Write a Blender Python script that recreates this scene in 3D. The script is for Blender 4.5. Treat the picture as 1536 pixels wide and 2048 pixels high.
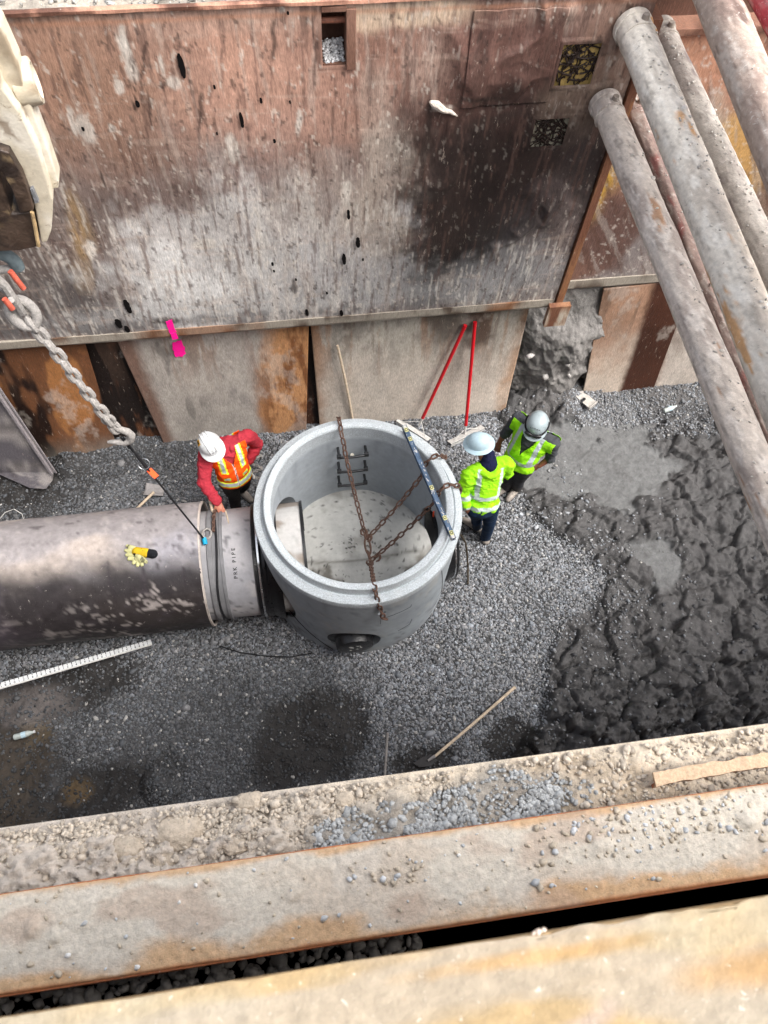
import bpy, bmesh, math, random
import numpy as np
from mathutils import Vector, Matrix
random.seed(7); rng = np.random.default_rng(7)
S = bpy.context.scene
for o in list(bpy.data.objects): bpy.data.objects.remove(o)
# ------------------------------------------------------------------ camera
HC = 8.7; FPX = 1562.0; TILT, ROLL, YAW = 0.4654, 0.0913, -0.2166
def _axes():
    t = TILT
    fw = np.array([0, math.sin(t), -math.cos(t)]); up = np.array([0, math.cos(t), math.sin(t)]); rt = np.array([1., 0, 0])
    c, s = math.cos(ROLL), math.sin(ROLL); rt, up = c*rt+s*up, -s*rt+c*up
    c, s = math.cos(YAW), math.sin(YAW); R = np.array([[c, -s, 0], [s, c, 0], [0, 0, 1]])
    return R@rt, R@up, R@fw
RT, UP, FW = _axes()
cam = bpy.data.cameras.new('camera'); co = bpy.data.objects.new('camera', cam); S.collection.objects.link(co); S.camera = co
co.matrix_world = Matrix(((RT[0], UP[0], -FW[0], 0), (RT[1], UP[1], -FW[1], 0), (RT[2], UP[2], -FW[2], HC), (0, 0, 0, 1)))
cam.sensor_fit = 'VERTICAL'; cam.sensor_height = 24.0; cam.sensor_width = 18.0
cam.lens = FPX/2048*24.0; cam.clip_start = 0.05; cam.clip_end = 2000
cam.dof.use_dof = True; cam.dof.focus_distance = 8.3; cam.dof.aperture_fstop = 4.2
# ------------------------------------------------------------------ world, sun, exposure
W = bpy.data.worlds.new('World'); S.world = W; W.use_nodes = True
nt = W.node_tree; bg = nt.nodes['Background']; sky = nt.nodes.new('ShaderNodeTexSky'); sky.sky_type = 'NISHITA'; sky.sun_disc = False
SUN_EL, SUN_AZ = math.radians(55), math.radians(118)
sky.sun_elevation = SUN_EL; sky.sun_rotation = SUN_AZ; sky.dust_density = 6.0; sky.air_density = 1.0; sky.ozone_density = 0.6
hs = nt.nodes.new('ShaderNodeHueSaturation'); hs.inputs['Saturation'].default_value = 0.38
nt.links.new(sky.outputs[0], hs.inputs['Color']); nt.links.new(hs.outputs[0], bg.inputs[0]); bg.inputs[1].default_value = 0.15
sl = bpy.data.lights.new('sun', 'SUN'); sl.energy = 1.1; sl.angle = math.radians(35); sl.color = (1, .985, .965)
so = bpy.data.objects.new('sun', sl); S.collection.objects.link(so)
sd = Vector((math.sin(SUN_AZ)*math.cos(SUN_EL), math.cos(SUN_AZ)*math.cos(SUN_EL), math.sin(SUN_EL)))
so.rotation_euler = (-sd).to_track_quat('-Z', 'Y').to_euler(); so.location = (0, 0, 30)
S.view_settings.view_transform = 'Standard'; S.view_settings.look = 'None'; S.view_settings.gamma = 1; S.view_settings.exposure = 1.32
S.render.engine = 'CYCLES'; S.render.resolution_x = 768; S.render.resolution_y = 1024
# ------------------------------------------------------------------ helpers
def ray(px, py): return FW + RT*(px-768)/FPX - UP*(py-1024)/FPX
def at(px, py, z=0.0):                       # point of height z seen in direction px,py of the site photo
    d = ray(px, py); return np.array([0, 0, HC]) + d*((z-HC)/d[2])
def aty(px, py, Y=5.6, sl=0.0):              # point on the plane y = Y + sl*z
    d = ray(px, py); k = (Y+sl*HC)/(d[1]-sl*d[2]); return np.array([0, 0, HC]) + d*k
def mpp(p): return float((np.asarray(p)-np.array([0, 0, HC]))@FW)/FPX
def lin(c):
    c = np.asarray(c, float)/255.0
    return np.where(c <= .04045, c/12.92, ((c+.055)/1.055)**2.4)
def _h(ix, iy, iz, s):
    h = (ix*374761393 + iy*668265263 + iz*2147483647 + s*1274126177) & 0xFFFFFFFF
    h = ((h ^ (h >> 13))*1274126177) & 0xFFFFFFFF
    h = h ^ (h >> 16); return (h & 0xFFFFFF)/float(0xFFFFFF)
def vnoise(x, y, z=0.0, s=0):
    x, y, z = np.broadcast_arrays(np.asarray(x, float), np.asarray(y, float), np.asarray(z, float))
    xi, yi, zi = np.floor(x), np.floor(y), np.floor(z); fx, fy, fz = x-xi, y-yi, z-zi
    xi, yi, zi = xi.astype(np.int64), yi.astype(np.int64), zi.astype(np.int64)
    u, v, w = fx*fx*(3-2*fx), fy*fy*(3-2*fy), fz*fz*(3-2*fz); r = 0
    for a in (0, 1):
        for b in (0, 1):
            for c in (0, 1):
                r = r + _h(xi+a, yi+b, zi+c, s)*(u if a else 1-u)*(v if b else 1-v)*(w if c else 1-w)
    return r
def fbm(x, y, z=0.0, s=0, o=4, g=.5):        # about -1..1
    r = 0; a = 1; t = 0; x, y, z = np.asarray(x, float), np.asarray(y, float), np.asarray(z, float)
    x, y = .82*x-.57*y+.35*z, .57*x+.82*y+.21*z
    for i in range(o):
        r = r + a*(vnoise(x, y, z, s+i*17)*2-1); t += a; a *= g; x, y, z = (.80*x-.60*y)*2.03+3.1, (.60*x+.80*y)*2.03+1.7, z*2.03+.3*x
    return r/t*1.6
def ridge(x, y, s=0, o=4):
    r = 0; a = 1; t = 0; x, y = .77*x-.64*y, .64*x+.77*y
    for i in range(o):
        n = 1-np.abs(vnoise(x, y, 3.3, s+i*31)*2-1); r = r+a*n*n; t += a; a *= .5; x, y = (.78*x-.62*y)*2.1+2.2, (.62*x+.78*y)*2.1+5.1
    return r/t
def voro(x, y, s=0):                         # clods: tilted faceted cells with crevices between them
    xi, yi = np.floor(x).astype(np.int64), np.floor(y).astype(np.int64); f1 = np.full(x.shape, 9.); f2 = np.full(x.shape, 9.); h = np.zeros(x.shape)
    for i in (-1, 0, 1):
        for j in (-1, 0, 1):
            cx, cy = xi+i, yi+j; px, py = cx+_h(cx, cy, cx*0, s), cy+_h(cx, cy, cx*0+1, s); d = np.hypot(x-px, y-py)
            hh = _h(cx, cy, cx*0+2, s)+(x-px)*(_h(cx, cy, cx*0+3, s)-.5)*1.6+(y-py)*(_h(cx, cy, cx*0+4, s)-.5)*1.6
            m = d < f1; f2 = np.where(m, f1, np.minimum(f2, d)); h = np.where(m, hh, h); f1 = np.where(m, d, f1)
    return h, f2-f1
def ss(a, b, x): t = np.clip((x-a)/(b-a), 0, 1); return t*t*(3-2*t)
def mixc(c, col, m): return c*(1-m[..., None]) + np.asarray(col)*m[..., None]
def ell(u, v, cu, cv, ru, rv, rot=0.0, soft=.3, na=.25, ns=3.0, seed=0):
    a = math.radians(rot); du, dv = u-cu, v-cv
    p, q = du*math.cos(a)+dv*math.sin(a), -du*math.sin(a)+dv*math.cos(a)
    d = np.sqrt((p/ru)**2+(q/rv)**2)
    if na: d = d + na*fbm(u*ns, v*ns, 0, seed, 4, .6)
    return 1-ss(1-soft, 1+soft, d)
def link(name, me, mat, parent=None):
    o = bpy.data.objects.new(name, me); S.collection.objects.link(o)
    if mat is not None:
        me.materials.clear(); me.materials.append(mat)
    if parent is not None: o.parent = parent
    return o
def mesh(name, V, F, mat, parent=None, col=None, smooth=False):
    me = bpy.data.meshes.new(name); V = np.asarray(V, float)
    if isinstance(F, np.ndarray):
        n, k = F.shape; me.vertices.add(len(V)); me.vertices.foreach_set('co', V.astype(np.float32).ravel())
        me.loops.add(n*k); me.loops.foreach_set('vertex_index', F.astype(np.int32).ravel())
        me.polygons.add(n); me.polygons.foreach_set('loop_start', np.arange(0, n*k, k, dtype=np.int32)); me.polygons.foreach_set('loop_total', np.full(n, k, dtype=np.int32))
        me.update(calc_edges=True)
    else:
        me.from_pydata([tuple(v) for v in V], [], [tuple(f) for f in F]); me.update()
    if smooth: me.polygons.foreach_set('use_smooth', np.ones(len(me.polygons), bool))
    if col is not None: setcol(me, col)
    return link(name, me, mat, parent)
def setcol(me, col):
    a = me.color_attributes.new('Col', 'FLOAT_COLOR', 'POINT'); n = len(me.vertices)
    c = np.ones((n, 4), np.float32); c[:, :3] = np.clip(np.broadcast_to(col, (n, 3)), 0, 1); a.data.foreach_set('color', c.ravel())
def gridF(nu, nv, skip=None):
    i, j = np.meshgrid(np.arange(nu-1), np.arange(nv-1), indexing='ij'); a = i*nv+j
    F = np.stack([a, a+nv, a+nv+1, a+1], -1).reshape(-1, 4)
    if skip is not None: F = F[~skip.reshape(-1)]
    return F
class MB:
    def __init__(s): s.v = []; s.f = []
    def add(s, V, F):
        n = len(s.v); s.v += [tuple(map(float, p)) for p in V]; s.f += [tuple(int(i)+n for i in f) for f in F]; return s
    def box(s, c, size, R=None, bev=0.0):
        bm = bmesh.new(); bmesh.ops.create_cube(bm, size=1.0)
        for v in bm.verts: v.co = Vector((v.co.x*size[0], v.co.y*size[1], v.co.z*size[2]))
        if bev > 0: bmesh.ops.bevel(bm, geom=bm.edges[:], offset=bev, segments=2, affect='EDGES', profile=.6)
        R = Matrix(R) if R is not None else Matrix.Identity(3)
        bm.verts.index_update()
        V = [R@v.co+Vector(c) for v in bm.verts]; F = [[v.index for v in f.verts] for f in bm.faces]; bm.free(); return s.add(V, F)
    def tube(s, pts, r, n=12, cap=True, closed=False):
        pts = [Vector(p) for p in pts]; m = len(pts); rr = r if hasattr(r, '__len__') else [r]*m; V = []; F = []; nrm = None
        for i, p in enumerate(pts):
            if closed: t = pts[(i+1) % m]-pts[i-1]
            else: t = pts[min(i+1, m-1)]-pts[max(i-1, 0)]
            t.normalize()
            if nrm is None:
                nrm = t.cross(Vector((0, 0, 1)))
                if nrm.length < .1: nrm = t.cross(Vector((1, 0, 0)))
            nrm = (nrm-t*nrm.dot(t)).normalized(); b = t.cross(nrm)
            for k in range(n):
                a = 2*math.pi*k/n; V.append(p+(nrm*math.cos(a)+b*math.sin(a))*rr[i])
        for i in range(m if closed else m-1):
            for k in range(n):
                F.append((i*n+k, i*n+(k+1) % n, ((i+1) % m)*n+(k+1) % n, ((i+1) % m)*n+k))
        if cap and not closed: F.append(tuple(range(n))[::-1]); F.append(tuple((m-1)*n+k for k in range(n)))
        return s.add(V, F)
    def lathe(s, prof, c, axis=(0, 0, 1), n=64, closed=False):
        ax = Vector(axis).normalized(); q = Vector((0, 0, 1)).rotation_difference(ax).to_matrix(); V = []; F = []; m = len(prof)
        for k in range(n):
            a = 2*math.pi*k/n
            for r, z in prof: V.append(q@Vector((r*math.cos(a), r*math.sin(a), z))+Vector(c))
        for k in range(n):
            k2 = (k+1) % n
            for i in range(m if closed else m-1):
                j = (i+1) % m; F.append((k*m+i, k2*m+i, k2*m+j, k*m+j))
        return s.add(V, F)
    def prism(s, poly, off):                    # poly: list of 3D points; off: extrusion vector
        n = len(poly); V = [Vector(p) for p in poly]+[Vector(p)+Vector(off) for p in poly]
        F = [tuple(range(n)), tuple(range(2*n-1, n-1, -1))]+[(i, i+n, (i+1) % n+n, (i+1) % n) for i in range(n)]
        return s.add(V, F)
    def build(s, name, mat, parent=None, smooth=False, col=None):
        o = mesh(name, np.array(s.v), s.f, mat, parent, None, smooth)
        bm = bmesh.new(); bm.from_mesh(o.data); bmesh.ops.recalc_face_normals(bm, faces=bm.faces[:]); bm.to_mesh(o.data); bm.free()
        if smooth: shade_auto(o)
        if col is not None:
            if callable(col): col = col(np.array([v.co[:] for v in o.data.vertices]))
            setcol(o.data, col)
        return o
def shade_auto(o, ang=40):
    me = o.data; bm = bmesh.new(); bm.from_mesh(me)
    for f in bm.faces: f.smooth = True
    for e in bm.edges: e.smooth = not (len(e.link_faces) == 2 and e.calc_face_angle(0) > math.radians(ang))
    bm.to_mesh(me); bm.free()
def tag(o, label=None, cat=None, group=None, kind=None):
    if label: o['label'] = label
    if cat: o['category'] = cat
    if group: o['group'] = group
    if kind: o['kind'] = kind
    return o
def thing(name, label, cat, loc=(0, 0, 0), group=None):
    o = bpy.data.objects.new(name, None); S.collection.objects.link(o); o.location = tuple(map(float, loc)); o.empty_display_size = .1
    return tag(o, label, cat, group)
def settle(root):                               # parts were written in world coordinates: keep them where they are
    L = root.location.copy()
    def go(o):
        for c in o.children: go2(c, Matrix.Translation(-L))
    def go2(c, M): c.matrix_parent_inverse = M; 
    go(root); return root
# ------------------------------------------------------------------ materials
MC = {}
def pmat(name, rough=.8, bump=.25, bs=40.0, mott=.25, ms=18.0, spec=.3, metal=0.0, col=None, rv=.15, fine=True, stretch=None, chips=()):
    m = bpy.data.materials.new(name); m.use_nodes = True; t = m.node_tree; N = t.nodes; L = t.links; b = N['Principled BSDF']
    tc = N.new('ShaderNodeTexCoord'); src = tc.outputs['Object']
    if stretch:
        mp = N.new('ShaderNodeMapping'); mp.inputs['Scale'].default_value = stretch; L.new(src, mp.inputs[0]); src = mp.outputs[0]
    if col is None:
        ca = N.new('ShaderNodeAttribute'); ca.attribute_name = 'Col'; cs = ca.outputs['Color']
    else:
        rgb = N.new('ShaderNodeRGB'); rgb.outputs[0].default_value = (*[float(x) for x in col], 1); cs = rgb.outputs[0]
    n1 = N.new('ShaderNodeTexNoise'); n1.inputs['Scale'].default_value = ms; n1.inputs['Detail'].default_value = 8; n1.inputs['Roughness'].default_value = .7; L.new(src, n1.inputs['Vector'])
    mr = N.new('ShaderNodeMapRange'); mr.inputs[1].default_value = .3; mr.inputs[2].default_value = .7; mr.inputs[3].default_value = 1-mott; mr.inputs[4].default_value = 1+mott; L.new(n1.outputs['Fac'], mr.inputs[0])
    vm = N.new('ShaderNodeVectorMath'); vm.operation = 'SCALE'; L.new(cs, vm.inputs[0]); L.new(mr.outputs[0], vm.inputs['Scale'])
    cur = vm.outputs[0]
    for (sc_, lo, amt, cc_) in chips:                      # flakes and specks of another colour
        q = N.new('ShaderNodeTexNoise'); q.inputs['Scale'].default_value = sc_; q.inputs['Detail'].default_value = 6; q.inputs['Roughness'].default_value = .75; q.inputs['Distortion'].default_value = .6; L.new(src, q.inputs['Vector'])
        g = N.new('ShaderNodeMapRange'); g.inputs[1].default_value = lo; g.inputs[2].default_value = lo+.05; g.inputs[4].default_value = amt; L.new(q.outputs['Fac'], g.inputs[0])
        mx = N.new('ShaderNodeMix'); mx.data_type = 'RGBA'; L.new(g.outputs[0], mx.inputs[0]); L.new(cur, mx.inputs[6]); mx.inputs[7].default_value = (*[float(v) for v in lin(cc_)], 1); cur = mx.outputs[2]
    L.new(cur, b.inputs['Base Color'])
    n2 = N.new('ShaderNodeTexNoise'); n2.inputs['Scale'].default_value = bs; n2.inputs['Detail'].default_value = 9; n2.inputs['Roughness'].default_value = .65; L.new(src, n2.inputs['Vector'])
    bp = N.new('ShaderNodeBump'); bp.inputs['Strength'].default_value = bump; bp.inputs['Distance'].default_value = .02; L.new(n2.outputs['Fac'], bp.inputs['Height']); L.new(bp.outputs[0], b.inputs['Normal'])
    r2 = N.new('ShaderNodeMapRange'); r2.inputs[1].default_value = .3; r2.inputs[2].default_value = .7; r2.inputs[3].default_value = max(.05, rough-rv); r2.inputs[4].default_value = min(1, rough+rv); L.new(n1.outputs['Fac'], r2.inputs[0]); L.new(r2.outputs[0], b.inputs['Roughness'])
    b.inputs['Specular IOR Level'].default_value = spec; b.inputs['Metallic'].default_value = metal
    return m
M_wall = pmat('rusted_plate', .62, .35, 60, .30, 85, .35, stretch=(1, 1, .22), chips=((34, .62, .55, (186, 170, 156)), (48, .64, .6, (58, 42, 38)), (9, .66, .5, (176, 164, 154))))
M_mud = pmat('wet_mud', .66, .9, 30, .35, 12, .35, rv=.2)
M_stone = pmat('crushed_stone', .7, .25, 60, .3, 60, .4)
M_crust = pmat('dry_crust', .95, .9, 45, .22, 30, .15, chips=((60, .64, .5, (120, 104, 88)),))
M_dust = pmat('dusty_flange', .9, .4, 90, .16, 60, .2, chips=((70, .62, .45, (226, 220, 208)), (40, .64, .5, (150, 124, 100)), (110, .66, .6, (110, 92, 76))))
M_conc = pmat('cast_concrete', .7, .12, 70, .12, 16, .35, chips=((60, .71, .6, (84, 86, 88)), (12, .66, .3, (196, 198, 198))))
M_rim = pmat('rough_concrete', .85, .5, 90, .38, 80, .3, chips=((40, .62, .5, (120, 122, 124)), (14, .62, .5, (200, 202, 202))))
M_strut = pmat('dusty_strut', .85, .35, 60, .16, 26, .25, chips=((26, .60, .55, (228, 222, 214)), (30, .62, .5, (112, 96, 84)), (90, .64, .5, (96, 84, 74))))
M_pipe = pmat('pipe_steel', .55, .2, 24, .22, 10, .4, chips=((22, .63, .5, (176, 168, 162)), (30, .64, .6, (46, 38, 42)), (70, .66, .6, (190, 184, 178))))
M_cloth = pmat('cloth', .9, .35, 45, .18, 14, .2)
M_skin = pmat('skin', .55, .1, 60, .12, 30, .4, col=lin((176, 112, 90)))
M_skin2 = pmat('skin_brown', .55, .1, 60, .12, 30, .4, col=lin((120, 74, 56)))
M_black = pmat('black_rubber', .35, .15, 50, .25, 20, .5, col=(.008, .008, .009))
M_dark = pmat('dark_fill', .9, .1, 20, .2, 10, .1, col=(.006, .005, .005))
M_rustchain = pmat('rusty_chain', .75, .4, 120, .5, 60, .3, col=lin((92, 70, 60)))
M_greychain = pmat('muddy_chain', .8, .5, 80, .35, 45, .3, col=lin((146, 142, 138)))
M_wood = pmat('handle_wood', .7, .2, 60, .25, 25, .3, col=lin((196, 178, 155)))
M_red = pmat('red_paint', .4, .1, 60, .15, 20, .5, col=lin((190, 12, 28)))
M_alu = pmat('dirty_aluminium', .6, .25, 60, .3, 35, .5, col=lin((190, 188, 184)))
M_rope = pmat('black_rope', .7, .4, 150, .3, 60, .3, col=(.012, .012, .014))
M_boot = pmat('muddy_boot', .7, .4, 50, .35, 18, .4, col=lin((150, 142, 134)))
M_blackmetal = pmat('rung_plastic', .45, .2, 60, .3, 30, .5, col=(.012, .013, .015))
M_white = pmat('white_shell', .35, .08, 30, .08, 10, .5, col=lin((204, 206, 206)))
M_paleblue = pmat('pale_blue_shell', .3, .05, 30, .05, 10, .5, col=lin((178, 202, 212)))
M_greyshell = pmat('grey_shell', .35, .08, 30, .12, 12, .5, col=lin((150, 162, 166)))
M_chrome = pmat('steel_band', .2, .05, 30, .2, 12, .5, metal=.9, col=(.6, .62, .64))
M_vial = pmat('vial_yellow', .3, .05, 30, .1, 12, .5, col=lin((196, 194, 140)))
M_pink = pmat('pink_marker', .8, .1, 60, .1, 40, .3, col=lin((255, 20, 150)))
M_tagor = pmat('orange_tag', .5, .05, 60, .1, 40, .3, col=lin((255, 95, 50)))
M_oranged = pmat('worn_orange', .7, .3, 60, .4, 40, .3, col=lin((176, 84, 66)))
M_blue = pmat('blue_sleeve', .4, .05, 60, .1, 40, .4, col=lin((20, 150, 190)))
M_ink = pmat('black_ink', .6, .05, 60, .1, 40, .3, col=(.01, .01, .012))
# ------------------------------------------------------------------ stones
def _ico():
    bm = bmesh.new(); bmesh.ops.create_icosphere(bm, subdivisions=1, radius=1); V = np.array([v.co[:] for v in bm.verts]); F = np.array([[v.index for v in f.verts] for f in bm.faces]); bm.free(); return V, F
ICO_V, ICO_F = _ico()
def stones(P, size, col, seed=0, flat=.7):
    r = np.random.default_rng(seed); n = len(P); V = ICO_V[None]*(1+r.uniform(-.32, .25, (n, 12, 1)))
    sc = np.stack([size*r.uniform(.7, 1.3, n), size*r.uniform(.6, 1.0, n), size*r.uniform(.45, .8, n)*flat/.7], -1); V = V*sc[:, None]
    a = r.uniform(0, 2*np.pi, n); tlt = r.normal(0, .5, n)
    ct, st = np.cos(tlt)[:, None], np.sin(tlt)[:, None]; y = V[..., 1]*ct-V[..., 2]*st; z = V[..., 1]*st+V[..., 2]*ct
    ca, sa = np.cos(a)[:, None], np.sin(a)[:, None]; x = V[..., 0]*ca-y*sa; y2 = V[..., 0]*sa+y*ca
    V = np.stack([x, y2, z], -1)+np.asarray(P)[:, None]
    F = (ICO_F[None]+(np.arange(n)*12)[:, None, None]).reshape(-1, 3)
    return V.reshape(-1, 3), F, np.repeat(np.asarray(col), 12, axis=0)
# ------------------------------------------------------------------ ground of the trench
bx = np.array([[960, 780], [985, 850], [1000, 930], [1040, 985], [1080, 1040], [1150, 1095], [1195, 1150], [1170, 1215], [1120, 1250], [1100, 1320], [1105, 1400], [1060, 1470], [1000, 1540], [960, 1640]])
BP = np.array([at(x, y)[:2] for x, y in bx]); BP = BP[np.argsort(BP[:, 1])]
def B(px, py, rx, ry, rot=0, z=0): p = at(px, py, z); s = mpp(p); return p[0], p[1], rx*s, ry*s*1.12, rot
def masks(x, y):
    e = x-np.interp(y, BP[:, 1], BP[:, 0])+.16*fbm(x*1.6, y*1.6, 0, 5, 4, .6)
    mud = ss(-.06, .10, e)
    def bl(*a, **k): p = B(*a[:4], a[4] if len(a) > 4 else 0); return ell(x, y, *p, **k)
    upper = bl(1330, 800, 190, 40, soft=.5, na=.4, seed=3)
    smooth = np.maximum.reduce([bl(1150, 930, 170, 78, -8, soft=.10, na=.5, ns=2.2, seed=8), bl(1225, 850, 80, 52, 0, soft=.10, na=.45, ns=2.6, seed=9), bl(1315, 1120, 38, 48, 20, soft=.25, na=.9, ns=4, seed=10), bl(1270, 950, 90, 45, soft=.12, na=.5, ns=2, seed=12)])
    dark = np.maximum.reduce([bl(630, 1480, 125, 75, 12, soft=.25, na=.35, ns=2.2, seed=21), bl(1018, 1482, 52, 44, 0, soft=.2, na=.3, ns=4, seed=22), bl(20, 1520, 95, 190, 0, soft=.3, na=.4, ns=1.6, seed=23), bl(110, 1390, 190, 45, 10, soft=.4, na=.4, ns=2, seed=24), bl(200, 930, 300, 40, 0, soft=.5, na=.5, ns=3, seed=25)*.5, bl(60, 960, 110, 70, 0, soft=.4, na=.4, ns=2, seed=26), bl(190, 1590, 150, 50, 10, soft=.4, na=.4, ns=3, seed=27), bl(840, 1525, 70, 28, 0, soft=.4, na=.3, ns=4, seed=28)])
    return mud*(1-.8*upper), smooth*mud, dark, upper
def gh(x, y):
    mud, smooth, dark, upper = masks(x, y)
    h = .025*fbm(x*.9, y*.9, 0, 40, 3)+.012*fbm(x*6, y*6, 0, 41, 3)
    rg = ridge(x*1.5+.5*fbm(x*2, y*2, 0, 50, 2), y*1.5, 60, 5)
    rough = mud*(1-.93*smooth)
    clod = np.round(vnoise(x*3.2+.6*fbm(x*4, y*4, 0, 3, 2), y*3.2, 0, 71)*5)/5
    up = ss(2.6, 1.0, y)
    wx, wy = x+.16*fbm(x*2.6, y*2.6, 0, 62, 3), y+.16*fbm(x*2.6, y*2.6, 0, 63, 3)
    r2 = ridge(wx*3.4, wy*4.2, 64, 4); c2 = vnoise(wx*6.5, wy*7.5, 0, 73); c2 = np.floor(c2*4)/4+ss(.55, 1.0, (c2*4) % 1)/4
    h = h+rough*1.25*((rg-.45)*.20*(.6+.6*up)+.14*(r2-.45)*(.55+.7*up)+.05*(c2-.5)*(.5+up)+.08*(clod-.5)*(.35+up)+.022*fbm(x*11, y*11, 0, 77, 4, .65))+mud*(.03+.16*up)
    vx, vy = x+.10*fbm(x*4, y*4, 0, 82, 4), y+.10*fbm(x*4, y*4, 0, 83, 4); v1, e1 = voro(vx*2.7, vy*3.3, 5); v2, e2 = voro(vx*9, vy*9.5, 6)
    h = h+rough*(.6+.6*up)*(.15*(v1-.5)-.09*ss(.13, .0, e1)+.028*(v2-.5)-.022*ss(.14, 0, e2))
    h = h-smooth*.02
    h = h+dark*(.05*fbm(x*3.5, y*3.5, 0, 80, 4, .6)-.015)
    h = h+.3*ss(1.0, .45, y)*ss(-.5, 1.2, x)*.6                              # muck heaped against the near panel
    h = h+.10*ss(5.35, 5.7, y)*(.6+.4*fbm(x*2, y*2, 0, 90, 2))
    h = h+.25*np.exp(-(((x-3.3)/.45)**2+((y-5.75)/.35)**2))
    p = at(322, 1570); h = h+.16*np.maximum(0, 1-np.hypot(x-p[0], y-p[1])/.22)**.6*(1+.2*fbm(x*8, y*8, 0, 3, 2))
    p = at(140, 930); h = h+.2*np.maximum(0, 1-np.hypot((x-p[0])/.26, (y-p[1])/.2))**.7
    dm = np.hypot(x-.515, y-3.57); h = h*ss(1.0, 1.35, dm)
    return h
def gcol(x, y):
    mud, smooth, dark, upper = masks(x, y)
    n = fbm(x*2.2, y*2.2, 0, 100, 5, .6); n2 = fbm(x*14, y*14, 0, 101, 4, .7)
    c = np.broadcast_to(lin((64, 64, 65)), x.shape+(3,))*(1+.25*n+.35*n2)[..., None]
    c = mixc(c, lin((76, 75, 75)), mud); c = c*(1+.15*mud*n2)[..., None]
    c = mixc(c, lin((104, 105, 105)), np.clip(smooth*.92*(1-.35*n2-.3*ss(.1, .5, fbm(x*4, y*4, 0, 108, 4, .6))), 0, 1))
    c = mixc(c, lin((34, 31, 29)), dark*.85)
    def bl(*a, **k): p = B(*a[:4], 0); return ell(x, y, *p, **k)
    c = mixc(c, lin((96, 78, 52)), bl(150, 1585, 28, 22, soft=.4, na=.4, ns=6, seed=1)*.7)
    c = mixc(c, lin((90, 76, 50)), bl(75, 1460, 26, 22, soft=.5, na=.4, ns=8, seed=2)*.7)
    c = mixc(c, lin((76, 66, 54)), bl(30, 1540, 70, 120, soft=.5, na=.5, ns=3, seed=2)*.5)
    c = mixc(c, lin((112, 106, 104)), bl(50, 1410, 80, 35, soft=.5, na=.4, ns=3, seed=4)*.5)
    c = mixc(c, lin((95, 92, 90)), ss(5.3, 5.5, y)*ss(2.8, 3.2, x)*.5)
    return np.clip(c, .004, 1)
xs = np.concatenate([np.arange(-9, -4.2, .15), np.arange(-4.2, 6.6, .018), np.arange(6.6, 12.01, .15)]); ys = np.concatenate([[.30, .38], np.arange(.44, 6.3, .018)])
X, Y = np.meshgrid(xs, ys, indexing='ij')
mesh('trench_floor', np.stack([X, Y, gh(X, Y)], -1).reshape(-1, 3), gridF(len(xs), len(ys)), M_mud, None, gcol(X, Y).reshape(-1, 3), True)
tag(bpy.data.objects['trench_floor'], 'dark wet mud and soil of the trench bottom', None, None, 'structure')
# crushed stone over it
N = 190000
x = rng.uniform(-4.1, 4.6, N); y = rng.uniform(.45, 5.75, N); mud, smooth, dark, upper = masks(x, y)
pat = ss(-.5, .3, fbm(x*1.1, y*1.1, 0, 200, 3))
prob = (1-mud)*(1-.80*dark)*(.75+.25*pat)+mud*(1-smooth)*.02+mud*.16*ss(1.2, .2, x-np.interp(y, BP[:, 1], BP[:, 0]))*ss(-.1, .5, fbm(x*2.5, y*2.5, 0, 210, 3))+upper*.4
keep = (rng.uniform(0, 1, N) < prob) & (np.hypot(x-.515, y-3.57) > 1.05); x, y, dark, mud, upper = x[keep], y[keep], dark[keep], mud[keep], upper[keep]
x = np.concatenate([x, rng.uniform(4.6, 6.4, 2500)]); y = np.concatenate([y, rng.uniform(4.9, 5.7, 2500)]); dark = np.concatenate([dark, np.zeros(2500)]); mud = np.concatenate([mud, np.ones(2500)])
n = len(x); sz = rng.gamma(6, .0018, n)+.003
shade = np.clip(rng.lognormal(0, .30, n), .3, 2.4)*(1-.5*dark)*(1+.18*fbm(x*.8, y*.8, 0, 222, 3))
left = ss(-.9, -1.4, x)*ss(4.2, 4.5, y); shade *= (1-.35*left)*(1-.42*ss(2.9, 2.2, y)*ss(.9, -.1, x))*(1-.2*ss(2.2, 1.2, y))  # pit shade towards the near panel is painted into the stone colour
warm = rng.uniform(-1, 1, n)
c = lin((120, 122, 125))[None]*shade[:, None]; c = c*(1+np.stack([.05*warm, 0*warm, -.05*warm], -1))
w_ = rng.uniform(0, 1, n) < .02; bg_ = rng.uniform(0, 1, n) < .02; sz[bg_] *= 1.7; c[w_] = lin((160, 158, 154))
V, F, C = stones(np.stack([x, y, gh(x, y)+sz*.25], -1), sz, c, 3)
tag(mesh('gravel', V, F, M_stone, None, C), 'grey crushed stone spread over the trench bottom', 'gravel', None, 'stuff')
# clay clods on the right-hand mud
r_ = np.random.default_rng(12); n = 700; x = r_.uniform(2.2, 5.6, n); y = r_.uniform(.5, 4.4, n)
mud, smooth, dark, upper = masks(x, y); k = (mud > .8) & (smooth < .2) & (r_.uniform(0, 1, n) < ss(3.8, 1.0, y)); x, y = x[k], y[k]; sz = np.minimum(r_.gamma(3, .005, len(x))+.008, .035)
V, F, C = stones(np.stack([x, y, gh(x, y)+sz*.2], -1), sz, lin((66, 67, 70))[None]*r_.uniform(.75, 1.25, (len(x), 1)), 9)
tag(mesh('mud_clods', V, F, M_mud, None, C), 'dark clay clods lying on the mud by the near panel', 'clods', None, 'stuff')
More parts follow.
